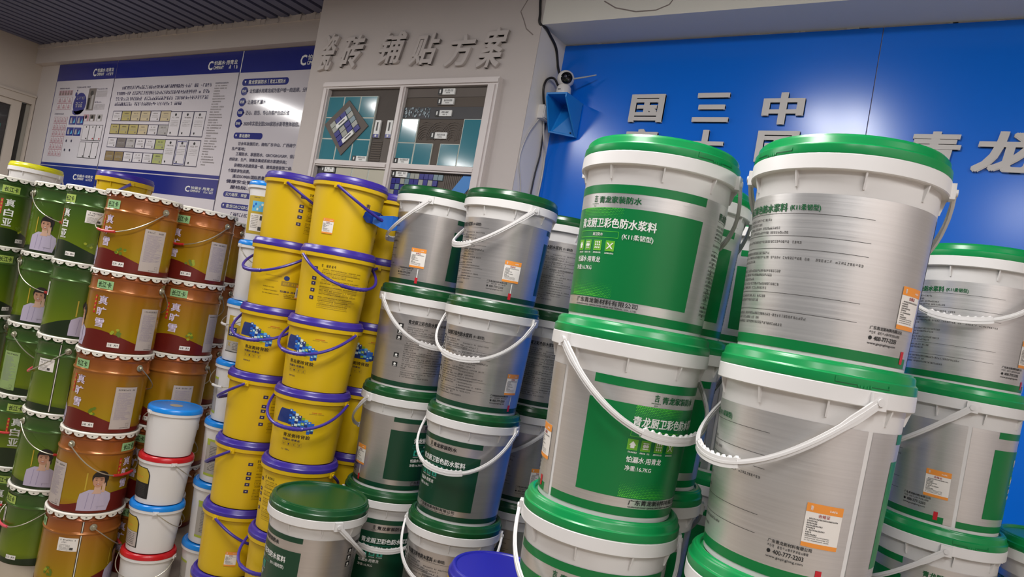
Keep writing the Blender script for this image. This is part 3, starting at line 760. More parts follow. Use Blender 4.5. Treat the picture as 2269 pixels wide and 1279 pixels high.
def label_K(light):
    mb = MB(); W = Wrap(mb, KR0, KR1, KH, .994, .0085)
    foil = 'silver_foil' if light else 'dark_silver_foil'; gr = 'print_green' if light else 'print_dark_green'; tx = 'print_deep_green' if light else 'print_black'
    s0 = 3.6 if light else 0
    W.patch(s0, 360, .0195, .263, foil, .0005, 4); W.patch(s0, 352, .003, .0195, gr, .0005, 4); W.patch(352, 360, .003, .0195, foil if light else gr, .0005, 4)
    # front panel
    pe = 170 if light else 152; b0 = 189 if light else 228; bk = 1. if light else .66
    W.patch(30, pe, .246, .263, gr, .0009); W.patch(28, pe, .038, .217, gr, .0009)
    if light:
        for z0, sg in ((.2155, -1), (.0415, 1)):
            for j in range(10):
                for i in range(34):
                    a = 62 + i * 1.35 + (j % 2) * .67; k = (1 - j / 11) * (.5 + .5 * min(1, (108 - a) / 16 if a > 92 else 1))
                    if z0 > .1 and a < 64: continue
                    r = .00135 * k
                    if r > .0002:
                        d = math.degrees(r / .145); z = z0 + sg * j * .0031; W.mb.add([W.p(a - d, z, .0013), W.p(a, z - r, .0013), W.p(a + d, z, .0013), W.p(a, z + r, .0013)], [(0, 1, 2, 3)], 'print_lime')
    W.text('吉', 76.5, 80.5, .2275, .2415, tx, .0012, .02); W.micro(74.5, 82.5, .2235, .0022, tx, .0012); W.micro(77, 80.5, .219, .0025, tx, .0012)
    W.text('青龙家装防水', 83, 120, .2255, .2395, tx, .0012, .024)
    W.text('青龙厨卫彩色防水浆料', 63, 134, .1765, .196, 'print_white', .0014, .024)
    W.ring(63, 106, .157, .170, 'print_lime' if light else 'print_teal', .0014, .0007); W.text('厨卫防水', 81, 92, .1603, .1665, 'print_white', .0014)
    W.text('(K11柔韧型)' if light else '(K11通用型)', 109, 133, .155, .168, 'print_white', .0014)
    for i, a in enumerate((62, 72.5, 84, 96) if light else (66, 77.5, 88.5)):
        icon(W, a, .131, 8, .0205, 'print_icon_lime' if light else 'print_teal', 'print_white' if light else 'print_dark_green', i if light else (0, 1, 4)[i], 'print_lime' if light else 'print_teal'); W.micro(a, a + 8, .1255, .003, 'print_white', .0012)
    W.text('怕漏水·用青龙', 63, 93, .107, .119, 'print_white', .0014, .02); W.text('净重:16.7KG', 63, 85, .091, .101, 'print_white', .0014, .016)
    W.text('广东青龙新材料有限公司', 71, 130, .0263, .0365, 'print_black', .0012); W.text('GUANGDONG QINGLONG NEW MATERIAL CO., LTD.', 71, 130, .0208, .0240, 'print_black', .0012)
    # column of outlined marks beside the panel
    for i in range(8):
        if not light: break
        z = .032 + i * .0175; W.ring(193, 199, z, z + .0155, 'print_grey', .0009, .0006); W.patch(195, 197.3, z + .004, z + .0095, 'print_grey', .0009)
    # back text
    W.text('青龙厨卫彩色防水浆料', b0, 248 if light else 274, .2315, .2465, tx, .0012, .03); W.text('(K11柔韧型)' if light else '(K11通用型)', 250 if light else 275.5, 270 if light else 290, .2325, .2445, tx, .0012, .022)
    for z in (.2285, .1905, .1685, .093, .063): W.patch(b0, 302, z, z + .0008, 'print_grey', .0008)
    for z, b in ((.217, 236), (.2095, 226), (.202, 245), (.1945, 252), (.1785, 262), (.159, 238), (.1515, 300), (.144, 222), (.1365, 210), (.128, 250), (.1205, 245), (.113, 225), (.1055, 250), (.098, 240), (.084, 240), (.0765, 232), (.069, 200), (.0535, 272), (.046, 236), (.0385, 256)):
        W.micro(b0, b0 + (b - 189) * bk, z, .0042, 'print_grey', .0009)
    if not light:
        for i, z in enumerate((.212, .190, .168, .105, .072)):
            W.patch(214, 222, z, z + .0165, 'print_black', .0009); W.ell(218, z + .009, 1.9, .004, 'print_white', .0012, 6); W.patch(215.5, 220.5, z + .002, z + .0035, 'print_white', .0012)
        for i in range(17): W.micro(262, 284 if i % 3 else 298, .2095 - i * .0092, .0040, 'print_grey', .0009)
    W.text('广东青龙新材料有限公司', 311, 338, .0575, .0635, 'print_black', .0012); W.micro(311, 337, .051, .004, 'print_grey', .0012)
    W.text('400-777-2203', 315, 334, .0405, .0475, 'print_black', .0012); W.ell(312.4, .044, 1.2, .0033, 'print_black', .0012, 6); W.text('www.gxqinglong.com', 311, 334, .0325, .0375, 'print_black', .0012, .004)
    W.patch(342.5, 346.5, .010, .031, 'print_red', .0011); 
    if not light: W.patch(344.5, 345.6, .031, .062, 'print_white', .0011)
    return mb.mesh('label')


def sticker_mesh(kind='K'):
    mb = MB()
    if kind == 'K':
        W = Wrap(mb, KR0, KR1, KH, .994, .0085); a, b, z0, z1 = 330.5, 353, .066, .136
    else:
        W = Wrap(mb, YR0, YR1, YH); a, b, z0, z1 = -10, 10, .045, .100
    h = z1 - z0; d = b - a
    W.patch(a, b, z0, z1, 'paper_white', .0016); W.patch(a, b, z1 - .2 * h, z1, 'print_orange', .0019); W.patch(a, b, z0, z0 + .1 * h, 'print_orange', .0019)
    W.text('青', a + .1 * d, a + .18 * d, z1 - .16 * h, z1 - .05 * h, 'print_white', .0022); W.micro(a + .62 * d, a + .92 * d, z1 - .13 * h, h * .045, 'print_white', .0022)
    W.text('合格证', a + .34 * d, a + .66 * d, z1 - .3 * h, z1 - .22 * h, 'red_ink', .0021, .002)
    for i in range(8): W.micro(a + .07 * d, a + (.92 if i == 0 else .22 + random.random() * .5) * d, z1 - .36 * h - i * .052 * h, h * .032, 'print_black', .0021)
    for i in range(3): W.micro(a + .07 * d, a + .75 * d, z0 + .24 * h - i * .045 * h, h * .02, 'print_grey', .0021)
    return mb.mesh('sticker')


# ---- yellow adhesive pail -------------------------------------------------
PY_, RY = .2587, .138
YR0, YR1, YH = .1165, .1275, .217


def bucket_Y(m='yellow_plastic'):
    mb = MB()
    mb.lathe([(0, .003), (YR0 - .006, .003), (YR0 - .004, .0006), (YR0, .002), (YR1, .214), (YR1, .2165), (.1345, .2168), (.1368, .219), (.1372, .232), (.130, .2325)], m, 60)
    return mb.mesh('bucket')


def lid_Y(m):
    mb = MB(); mb.lathe([(.134, .2322), (.1378, .2322), (.1385, .235), (.1375, .2435), (.1340, .2475), (.1328, .2545), (.1295, .2590), (.1255, .2605), (.1220, .2595), (.1205, .2575), (.1195, .2565), (0, .2565)], m, 64)
    return mb.mesh('lid')


def handle_Y(m='purple_plastic'):
    mb = MB(); mb.tube(hang_points(.1405, 0, .092, .156, 36), .0053, m, 10); return mb.mesh('handle')


def grip_Y(m='purple_plastic'):
    mb = MB(); P = hang_points(.1405, 0, .092, .156, 72)[28:45]; mb.tube(P, [.0078 if i % 2 else .0066 for i in range(len(P))], m, 10); return mb.mesh('grip')


def ear_Y(m='yellow_plastic', r=.1362, z=.2235):
    mb = MB(); mb.box(-.012, .012, r - .009, r + .004, z - .013, z + .006, m); mb.tube([(0, r, z - .004), (0, r + .008, z - .004)], .005, m, 12); return mb.mesh('handle_ear')


def label_Y(el):
    mb = MB(); W = Wrap(mb, YR0, YR1, YH)
    for e in el:
        k, t = e[0], e[1]
        if k == 'F':  # front: tile art, product name, slogan, four outlined marks, weight
            zt = .186
            W.shape([.136, .142, .178, zt], lambda z: t - 20 + max(0, (z - .165)) * 420, lambda z: t + 6, 'art_navy', .0006)
            cols = ['art_blue', 'art_sky', 'art_green', 'art_navy', 'art_pale', 'art_blue']
            for i in range(8):
                top = zt + .003 - i * .0058
                for j in range(6):
                    z1 = top - j * .0092; z0 = z1 - .0087
                    if z0 < .119 - (i > 5) * .012: break
                    c = cols[(i * 5 + j * 3 + (i * j) % 4) % 6]
                    W.patch(t + 6 + i * 5.4, t + 11.3 + i * 5.4, z0, z1, c, .0007)
                    if (i + j) % 3 == 0: W.ell(t + 8.6 + i * 5.4, z0 + .0045, 1.5, .0023, 'art_pale', .0009, 5)
            if len(e) > 2: W.patch(t - 20, t + 60, .116, .136, 'art_navy', .00065)
            W.text('青龙瓷砖背胶', t, t + 46, .090, .1035, 'print_brown', .0010, .02)
            W.text('怕漏水·用青龙', t, t + 31, .0775, .085, 'print_purple', .0010, .018)
            for i in range(4):
                W.ring(t + i * 9.3, t + i * 9.3 + 7, .059, .072, 'print_tan', .0008, .0006); W.patch(t + i * 9.3 + 2, t + i * 9.3 + 4.5, .063, .068, 'print_tan' if i != 1 else 'print_purple', .0008)
            W.micro(t, t + 15, .042, .0048, 'print_purple'); W.micro(t + 42, t + 58, .186, .003, 'print_red'); W.micro(t + 38, t + 62, .181, .003, 'print_tan')
        elif k == 'B':  # back: title, column of marks, blocks of small print
            W.micro(t + 10, t + 34, .186, .0085, 'print_brown', .0009)
            for z in (.171, .135, .117, .093, .066): W.patch(t - 4, t + 4, z, z + .012, 'print_purple', .0009); W.ell(t, z + .006, 1.6, .0026, 'label_grey', .0012, 6)
            for i in range(22):
                if i in (5, 9, 15): continue
                W.micro(t + 12, t + 12 + random.choice((66, 60, 40, 66, 52)), .176 - i * .0062, .0036, 'print_tan' if i % 2 else 'print_brown', .0008)
            W.patch(t + 12, t + 66, .0405, .0412, 'print_brown', .0008)
        elif k == 'T':  # third face: slogan and small block
            W.micro(t - 34, t - 4, .120, .003, 'print_tan'); W.micro(t - 34, t - 10, .1, .003, 'print_tan'); W.micro(t - 36, t - 14, .075, .0035, 'print_brown'); W.micro(t - 36, t - 8, .062, .0035, 'print_brown'); W.micro(t - 36, t - 4, .05, .0035, 'print_brown')
            W.ell(t + 4, .118, 5, .009, 'art_navy', .0009, 8); W.patch(t - 4, t + 26, .088, .106, 'print_tan', .0007); W.micro(t - 1, t + 24, .093, .008, 'yellow_plastic', .0009)
            W.text('怕漏水 用青龙', t - 4, t + 32, .0625, .070, 'print_purple', .0010, .018); W.micro(t + 4, t + 30, .054, .003, 'print_brown'); W.micro(t + 4, t + 24, .048, .003, 'print_brown'); W.micro(t + 4, t + 28, .042, .003, 'print_brown')
        elif k == 'L':
            W.text('吉', t - 4, t + 4, .160, .178, 'print_purple', .0010, .02); W.micro(t - 8, t + 8, .153, .003, 'print_purple'); W.micro(t - 4, t + 4, .146, .004, 'print_purple')
        elif k == 'M':
            for z in (.155, .13, .105, .08, .05): W.patch(t - 2, t + 2, z, z + .013, 'print_brown', .0009)
    return mb.mesh('label')


# ---- metal paint can --------------------------------------------------------
PM, RM = .3285, .1483
MR = .139


def body_M(m):
    mb = MB()
    mb.lathe([(0, .004), (.132, .004), (.1335, .001), (.1375, .001), (.1395, .004), (.1392, .2345), (.1402, .239), (.1432, .243), (.1432, .246), (.1402, .250), (.1385, .254), (.1385, .290), (.1398, .2945), (.1425, .298), (.1425, .3005), (.1398, .304), (.1378, .308), (.1372, .318), (.1372, .322)], m, 56)
    return mb.mesh('bucket')


def lid_M():
    mb = MB()
    mb.lathe([(.1385, .3195), (.1465, .3195), (.1483, .3215), (.1480, .3255), (.1450, .3285), (.1415, .3290), (.1395, .3255), (.1385, .3262), (0, .3265)], 'can_white', 64)
    n = 18
    for i in range(n):
        a = 360 * i / n
        W = Wrap(mb, .1478, .1484, .33)
        zs = [.3075, .309, .3115, .315, .3205]
        f = lambda z: 8.0 * min(1, math.sqrt(max(.05, (z - .3068) / .0075)))
        W.shape(zs, lambda z: a - f(z), lambda z: a + f(z), 'can_white', .0002, 3); W.shape(zs, lambda z: a + f(z), lambda z: a - f(z), 'can_white', -.0009, 3)
        W.ell(a, .3155, 1.5, .0022, 'dark_hole', .0006, 6)
    return mb.mesh('lid')


def handle_M():
    mb = MB(); P = hang_points(.1515, 0, .118, .150, 40, .7); mb.tube(P, .0022, 'wire_steel', 8); return mb.mesh('handle')


def grip_M(m):
    mb = MB(); P = hang_points(.1515, 0, .118, .150, 80, .7)[32:49]; mb.tube(P, .0058, m, 10); return mb.mesh('grip')


def knob_M():
    mb = MB(); V = MB(); V.lathe([(.0125, 0), (.0145, .003), (.013, .006), (.008, .0075), (.0085, .0125), (.006, .0155), (0, .0155)], 'knob_steel', 20)
    mb.add([(x, MR - .001 + z, .272 + y) for x, y, z in V.v], [f[::-1] for f in V.f], 'knob_steel')
    return mb.mesh('handle_knob')


def foot_M(el, green):
    mb = MB(); W = Wrap(mb, MR + .0005, MR + .0005, .33)
    t0 = [e[1] for e in el if e[0] == 'T']; ph = t0[0] if t0 else [e[1] for e in el if e[0] in 'AP'][0]
    dk = 'print_bottle' if green else 'print_maroon'
    # dark wave round the foot, rising and falling round the can
    zs = [0.006, .5, 1.]
    n = 90; vs = []
    for i in range(n + 1):
        a = 360 * i / n; top = .044 + .026 * math.cos(rad(a - ph + 4)) + .016 * math.cos(rad((a - ph + 4) * 2))
        vs += [W.p(a, .005, .0005), W.p(a, top, .0005)]
    mb.add(vs, [[2 * i, 2 * i + 2, 2 * i + 3, 2 * i + 1] for i in range(n)], dk)
    return mb.mesh('foot_band')


def label_M(el, green):
    mb = MB(); W = Wrap(mb, MR + .0005, MR + .0005, .33)
    for e in el:
        k, t = e[0], e[1]
        if k == 'T':
            for ch, z in zip('真白亚' if green else '真旷雪', (.188, .142, .096)): W.text(ch, t - 8, t + 8, z, z + .036, 'print_lilac' if not green else 'print_white', .0014, .024)
            W.patch(t - 16, t - 12, .150, .222, 'print_red', .0009)
            for i in range(4): W.patch(t - 15, t - 13, .158 + i * .0165, .167 + i * .0165, 'label_gold', .0012)
        elif k == 'C':
            cm = 'card_lime' if green else 'card_green'; W.patch(t - 15, t + 15, .2515, .2855, cm, .0012); W.text('长江卡', t - 12, t + 12, .257, .280, 'card_ink', .0018, .02)
        elif k == 'A':
            W.patch(t - 9, t + 9, .022, .040, 'paper_white', .0011); W.text('A+', t + 1, t + 7.5, .027, .036, 'print_black', .0015, .01); W.micro(t - 8, t - 1, .027, .0075, 'print_grey', .0014)
        elif k == 'V':
            for i in range(9):
                q = random.uniform(-1, 1) * 7; z = .085 + random.uniform(-1, 1) * .014; W.ell(t + q, z, 2.6, .0055, random.choice(('plant_green', 'plant_lime', 'plant_green')), .0008 + .00005 * i, 5)
        elif k == 'W':
            pm = 'spec_paper_green' if green and len(e) > 2 else 'spec_paper'
            W.patch(t - 18, t + 18, .018, .192, pm, .0012); W.micro(t - 14, t + 14, .178, .006, 'print_grey', .0016)
            for i in range(26): W.micro(t - 14, t + random.uniform(2, 15), .168 - i * .0044, .0020, 'print_blouse_line', .0016)
            W.ring(t + 8, t + 13, .030, .042, 'print_grey', .0016, .0006); W.micro(t - 2, t + 14, .0225, .003, 'print_grey', .0016)
        elif k == 'S':
            W.patch(t - 15, t + 15, .175, .228, 'paper_white', .0012); W.micro(t - 12, t + 12, .217, .005, 'print_black', .0016); W.micro(t - 12, t - 2, .208, .005, 'print_black', .0016)
            for i in range(5): W.micro(t - 12, t + 4, .199 - i * .005, .0022, 'print_grey', .0016)
            W.patch(t + 4, t + 9, .180, .190, 'print_grey', .0016)
        elif k == 'E':  # narrow upright seam sticker
            W.patch(t - 3.5, t + 3.5, .165, .225, 'paper_white', .0012); W.patch(t - 1, t + 1, .175, .215, 'print_grey', .0015)
        elif k == 'N':  # welded seam of the can
            W.patch(t - 1, t + .2, .006, .318, 'can_white', .0012); W.patch(t - 2.2, t - 1, .006, .318, 'dark_hole', .0009); W.patch(t + .2, t + 1.2, .006, .318, 'dark_hole', .0009)
        elif k == 'P':  # printed half-length portrait of a smiling person in a white blouse
            sk = 'print_skin'
            W.patch(t - 17, t - 15, .095, .165, 'label_gold', .0009)
            W.shape([.012, .03, .055, .08, .092, .098], lambda z: t - 24 + max(0, (z - .078)) * 700, lambda z: t + 25 - (.055 - min(z, .055)) * 90 - max(0, (z - .078)) * 700, 'print_blouse', .0010)
            for i in range(3): W.shape([.02, .085], lambda z: t - 12 + i * 9 + (z - .02) * 30, lambda z: t - 11.3 + i * 9 + (z - .02) * 30, 'print_blouse_line', .0013)
            W.shape([.082, .092, .102, .112], lambda z: t - 6 + 3 * (z > .09), lambda z: t + 9 - 2 * (z > .09), 'print_skin_light', .0014)
            W.ell(t + 4, .146, 12.5, .030, 'print_hair', .0012, 12); W.shape([.112, .125, .145], lambda z: t + 9, lambda z: t + 15, 'print_hair', .0012)
            W.ell(t + 2, .134, 8.6, .026, sk, .0018, 12); W.shape([.150, .158, .163], lambda z: t - 6, lambda z: t + 12, 'print_hair', .0022)
            for q in (-2, 5.5): W.ell(t + q, .1385, 1.6, .0016, 'print_hair', .0025, 5); W.patch(t + q - 2, t + q + 2, .1435, .1447, 'print_hair', .0025)
            W.ell(t + 1.4, .130, .9, .0035, 'print_skin_light', .0025, 5); W.ell(t + 1.6, .121, 3, .0025, 'print_lips', .0025, 6); W.ell(t + 1.6, .1216, 2.2, .0011, 'print_white', .0028, 5)
            W.shape([.03, .06, .09], lambda z: t + 4 + (z - .03) * 80, lambda z: t + 17 - (z - .03) * 40, 'print_blouse', .0022); W.shape([.088, .10, .114, .122], lambda z: t + 8, lambda z: t + 13, 'print_skin_light', .0028)
            for q in (8, 9.8, 11.6): W.patch(t + q, t + q + 1.2, .112, .127, 'print_skin_light', .0029)
    return mb.mesh('label')


# ---- small white pails -------------------------------------------------------
PR_, RR = .19985, .1078
PW_, RW = .2561, .115


def bucket_S(r0, r1, h, rl, p):
    mb = MB(); hl = p - .020 - .014
    mb.lathe([(0, .003), (r0 - .005, .003), (r0 - .003, .0006), (r0, .002), (r1, hl - .002), (r1, hl), (rl - .003, hl), (rl - .0008, hl + .002), (rl - .0008, hl + .013), (rl - .006, hl + .0142)], 'white_plastic', 52)
    return mb.mesh('bucket')


def lid_S(rl, p, m, badge=False):
    mb = MB(); z = p - .0205
    mb.lathe([(rl - .004, z), (rl, z), (rl + .0002, z + .003), (rl - .001, z + .013), (rl - .004, z + .0175), (rl - .008, z + .0202), (rl - .0115, z + .0198), (rl - .014, z + .0175), (0, z + .0175)], m, 52)
    if badge: mb.lathe([(.026, z + .0182), (.0, .0 + z + .0186)], 'clear_beige', 28)
    return mb.mesh('lid')


def handle_S(a, drop, out, m='wire_steel', r=.0018):
    mb = MB(); mb.tube(hang_points(a, 0, drop, out, 32, .75), r, m, 8); return mb.mesh('handle')


def grip_S(a, drop, out):
    mb = MB(); P = hang_points(a, 0, drop, out, 72, .75)[31:42]; mb.tube(P, .0055, 'white_handle', 10); return mb.mesh('grip')


def ear_S(r, z):
    mb = MB(); mb.box(-.011, .011, r - .006, r + .004, z - .010, z + .004, 'white_plastic'); mb.tube([(0, r, z - .004), (0, r + .007, z - .004)], .004, 'white_plastic', 10); return mb.mesh('handle_ear')


def label_R(dark):
    mb = MB(); W = Wrap(mb, .091, .1015, .166)
    f = lambda z: 34 - max(0, z - .115) ** 2 * 9000
    W.shape([.022, .06, .1, .12, .135, .148], lambda z: -34, lambda z: f(z), 'print_black', .0006)
    W.shape([.086, .1, .12, .133, .145], lambda z: -31, lambda z: f(z) - 3, 'label_gold', .0009); W.patch(-31, 31, .025, .085, 'print_black' if dark else 'spec_paper', .0009)
    for i in range(7): W.micro(-25, 24, .075 - i * .007, .0035, 'print_grey' if not dark else 'print_grey', .0012)
    W.micro(-20, 15, .105, .006, 'print_orange', .0012)
    return mb.mesh('label')


def label_W(el):
    mb = MB(); W = Wrap(mb, .094, .1075, .222)
    for k, t in el:
        if k == 'G':  # gold panel with picture and white data block
            W.patch(t - 45, t + 45, .030, .190, 'label_gold', .0006); W.patch(t - 25, t + 25, .125, .168, 'art_sky', .0009)
            for i in range(8): W.ell(t - 20 + i * 6, .145 + .012 * math.sin(i * 2.1), 3, .006, random.choice(('art_pale', 'art_blue', 'poster_grey')), .0011, 5)
            W.patch(t - 28, t + 18, .042, .115, 'paper_white', .0009); W.micro(t - 22, t - 4, .182, .003, 'print_grey', .0009)
            for i in range(8): W.micro(t - 24, t - 2, .105 - i * .007, .003, 'print_grey', .0012)
            W.patch(t + 2, t + 12, .090, .108, 'print_grey', .0012); W.patch(t, t + 10, .046, .062, 'print_grey', .0012)
        elif k == 'L':  # lime bordered sheet of small print
            W.patch(t - 42, t + 42, .032, .178, 'label_grey', .0006); W.patch(t - 42, t + 42, .172, .181, 'label_lime', .0009); W.patch(t - 42, t + 42, .028, .038, 'label_lime', .0009); W.patch(t - 40, t - 31, .155, .178, 'label_lime', .0010)
            for i in range(16): W.micro(t - 30, t + random.uniform(10, 32), .150 - i * .0065, .003, 'print_grey', .0010)
        elif k == 'D':  # gold diagonal with dark caption
            W.shape([.085, .12, .15, .19], lambda z: t - 40, lambda z: t + 45 - max(0, z - .12) * 900, 'label_gold', .0006); W.patch(t - 36, t - 12, .105, .142, 'art_navy', .0009); W.text('彩', t - 33, t - 15, .11, .137, 'print_white', .0013, .01)
            W.patch(t - 40, t + 40, .045, .085, 'label_grey', .0008); W.text('X', t - 33, t - 24, .062, .08, 'label_gold', .0012, .02)
            for i in range(5): W.micro(t - 18, t + 34, .076 - i * .0065, .003, 'print_grey', .0011)
            W.patch(t - 42, t + 42, .039, .0425, 'print_grey', .0009); W.micro(t - 6, t + 30, .12, .006, 'print_purple', .0009)
    return mb.mesh('label')


MESH = {}


def shared(key, fn, *a):
    if key not in MESH: MESH[key] = fn(*a)
    return MESH[key]


def facing(x, y): return math.atan2(-y, -x)


def assemble(name, label, cat, group, x, y, z, turn, parts, hang):
    """parts: (part_name, mesh, extra turn); hang: (ear mesh, handle mesh, grip mesh, pivot height, seen angle) all angles as seen from the aisle"""
    a0 = facing(x, y); root = thing(name, label, cat, (x, y, z), a0, group)
    for pn, me, ang in parts: link(pn, me, root, rad(ang))
    if hang:
        ear, hm, gm, pz, ha = hang
        for k in (0, 180): link('handle_ear' if name != 'paint_can' else 'handle_knob', ear, root, rad(ha + k))
        h = link('handle', hm, root, rad(ha), (0, 0, pz))
        if gm: link('grip', gm, h)
    return root


def pail_K(x, y, n, seam, ha, label, group, light=True, body=None, tab=0, lidm=None, plain=False):
    z = (n - 1) * PK
    lm = lidm or ('green_lid' if light else 'dark_green_lid')
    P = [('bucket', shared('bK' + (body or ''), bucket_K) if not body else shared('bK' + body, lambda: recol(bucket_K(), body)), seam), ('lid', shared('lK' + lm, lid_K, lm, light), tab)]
    if not plain:
        P += [('label', shared('tK%d' % light, label_K, light), seam), ('sticker', shared('sK', sticker_mesh), seam)]
    hd = ('eK', ear_K) if not body else ('eK' + body, lambda: recol(ear_K(), body))
    return assemble('plastic_pail', label, 'pail', group, x, y, z, 0, P, (shared(*hd), shared('hK', handle_K) if not body else shared('hKp', lambda: recol(handle_K(), 'purple_plastic')) if body == 'yellow_plastic' else shared('hK', handle_K), shared('gK', grip_K) if body != 'yellow_plastic' else shared('gKp', lambda: recol(grip_K(), 'purple_plastic')), .319, ha))


def recol(me, m):
    for i in range(len(me.materials)): me.materials[i] = MATS[m]
    return me


ORD = {1: 'top one', 2: 'second down', 3: 'third down', 4: 'fourth down', 5: 'fifth down', 6: 'sixth down', 7: 'seventh down'}


def column_K(x, y, top, spec, where, group, light=True, look=None, dx=None):
    """spec: {level: (seam angle, handle angle, tear tab angle)}"""
    for n in range(top, 0, -1):
        s, h, t = spec.get(n, (random.uniform(-180, 180), random.uniform(174, 186), random.uniform(0, 360)))
        lid = 'bright green' if light else 'dark green'
        lb = (look or {}).get(n) or 'silver pail with %s lid, %s %s' % (lid, ORD[top - n + 1], where)
        ox, oy = (dx or {}).get(n, (0, 0))
        pail_K(x + ox, y + oy, n, s, h, lb, group, light, tab=t)


GL = 'bright green lidded pails'; GD = 'dark green lidded pails'
column_K(-.5827, 1.3835, 5, {5: (-129, 162, 40), 4: (-51, 40, 150), 3: (-104, 2, 200)}, 'of the second closest stack', GL,
         look={5: 'silver pail showing its whole green front panel, topmost of its stack', 4: 'silver pail under the topmost green panel pail, green panel turned towards the dark gap', 3: 'silver pail in front of the blue purple bucket lid, handle hanging forward'})
column_K(-.2166, 1.3602, 5, {5: (78, 175, -50), 4: (38, -54, 27), 3: (-20, -60, 120)}, 'of the biggest closest stack', GL,
         look={5: 'biggest silver pail, topmost of the closest stack, back text facing out', 4: 'big silver pail with handle over its side, second in the closest stack', 3: 'pail with only its green lid showing under the closest stack'})
column_K(.0012, 2.2962, 5, {5: (85, -8, 200), 4: (13, -78, 100), 3: (166, -80, 30)}, 'of the stack behind the closest one', GL)
column_K(.298, 2.442, 3, {}, 'of the low stack at the picture edge', GL)
column_K(-.643, 1.728, 5, {5: (-112, 180, 0), 4: (-108, 180, 0), 3: (-110, 180, 0)}, 'of the shaded stack in the gap', GL)
column_K(-.298, 1.820, 5, {5: (-140, -22, 0), 4: (-150, 180, 0), 3: (-140, -30, 0)}, 'of the shaded stack behind the closest', GL)
column_K(-.555, 2.143, 5, {}, 'of the rearmost stack in the gap', GL)
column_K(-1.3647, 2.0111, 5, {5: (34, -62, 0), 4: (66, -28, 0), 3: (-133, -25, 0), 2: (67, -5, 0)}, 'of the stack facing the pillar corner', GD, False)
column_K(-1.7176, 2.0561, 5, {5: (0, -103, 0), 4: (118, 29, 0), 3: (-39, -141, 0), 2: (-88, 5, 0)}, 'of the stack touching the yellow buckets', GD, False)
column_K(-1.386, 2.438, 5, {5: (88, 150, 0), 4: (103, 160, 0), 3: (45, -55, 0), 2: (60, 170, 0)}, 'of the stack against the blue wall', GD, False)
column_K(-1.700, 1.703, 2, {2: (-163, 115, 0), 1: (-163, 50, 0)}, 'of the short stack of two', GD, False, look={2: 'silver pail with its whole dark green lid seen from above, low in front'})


def pail_Y(x, y, n, el, ha, label, group='yellow adhesive pails', stick=None, lidm='purple_plastic', ox=0., oy=0.):
    P = [('bucket', shared('bY', bucket_Y), 0), ('lid', shared('lY' + lidm, lid_Y, lidm), 0)]
    for e in el: P.append(('label', label_Y([e]), 0))
    if stick is not None: P.append(('sticker', shared('sY', sticker_mesh, 'Y'), stick))
    return assemble('plastic_bucket', label, 'bucket', group, x + ox, y + oy, (n - 1) * PY_, 0, P, (shared('eY', ear_Y), shared('hY', handle_Y), shared('gY', grip_Y), .2195, ha))


def column_Y(x, y, top, spec, where):
    for n in range(top, 0, -1):
        el, ha, st = spec.get(n, ([('B', random.uniform(-180, 180))], random.uniform(174, 186), None))
        pail_Y(x, y, n, el, ha, 'yellow bucket with purple lid, %s %s' % (ORD[top - n + 1], where), stick=st)


column_Y(-1.9780, 1.8453, 7, {7: ([('L', 34), ('M', 80)], 70, -28), 6: ([('B', -34), ('M', 82)], 29, None), 5: ([('F', -54), ('M', 84)], -38, None), 4: ([('F', -38)], -24, None), 3: ([('B', -70), ('T', 120)], 150, None), 2: ([('T', 0)], -42, None)}, 'of the front yellow stack')
column_Y(-2.2834, 1.8643, 7, {7: ([('B', 8)], 69, None), 6: ([('T', 2)], -52, 36), 5: ([('F', -48)], -36, None), 4: ([('B', 8)], -117, None), 3: ([('B', 4)], -120, None), 2: ([('L', 160)], 55, 0), 1: ([('T', 30)], 160, None)}, 'of the stack beside the slim white pails')
column_Y(-2.022, 2.145, 7, {7: ([('T', 100)], 190, None), 6: ([('T', 60)], -100, None), 5: ([('F', -42, 1)], 170, None), 4: ([('T', 100)], 170, None), 3: ([('T', 20)], 170, None), 2: ([('B', -30)], 170, None)}, 'of the half hidden yellow stack')
for n in (3, 2, 1):
    pail_Y(-.925, 1.619, n, [('B', -60)], -110, ('yellow bucket with smooth blue purple lid seen from above, low between green lids', 'yellow bucket second down under the lone blue purple lid', 'bottom yellow bucket under the lone blue purple lid')[3 - n], lidm='blue_purple_plastic')

# blue tape tying two yellow bucket handles together
tp = thing('tape', 'blue tape knotted round the handle of the topmost front yellow bucket', 'tape', (-1.978, 1.8453, 6 * PY_), facing(-1.978, 1.8453))
mb = MB(); W = Wrap(mb, YR0 + .010, YR1 + .010, YH)
W.shape([.112, .128, .146, .158], lambda z: 22 + abs(z - .135) * 500, lambda z: 52 + (z - .112) * 260, 'tape_blue', .0, 3)
W.shape([.158, .146, .128, .112], lambda z: 22 + abs(z - .135) * 500, lambda z: 52 + (z - .112) * 260, 'tape_blue', .0012, 3)
mb.build('tape_wing', tp)
mb = MB(); P = [(.105, .095, .125), (.10, .125, .125), (.085, .165, .128), (.06, .20, .135)]
hs = [.012, .022, .028, .024]
for k in range(3):
    a, b = Vector(P[k]), Vector(P[k + 1])
    mb.prism([a - Vector((0, 0, hs[k])), b - Vector((0, 0, hs[k + 1])), b + Vector((0, 0, hs[k + 1])), a + Vector((0, 0, hs[k]))], (-.0012, -.0006, 0), 'tape_light')
mb.build('tape_tail', tp)

# ---- metal cans
OR, GR = 'can_orange', 'can_green'


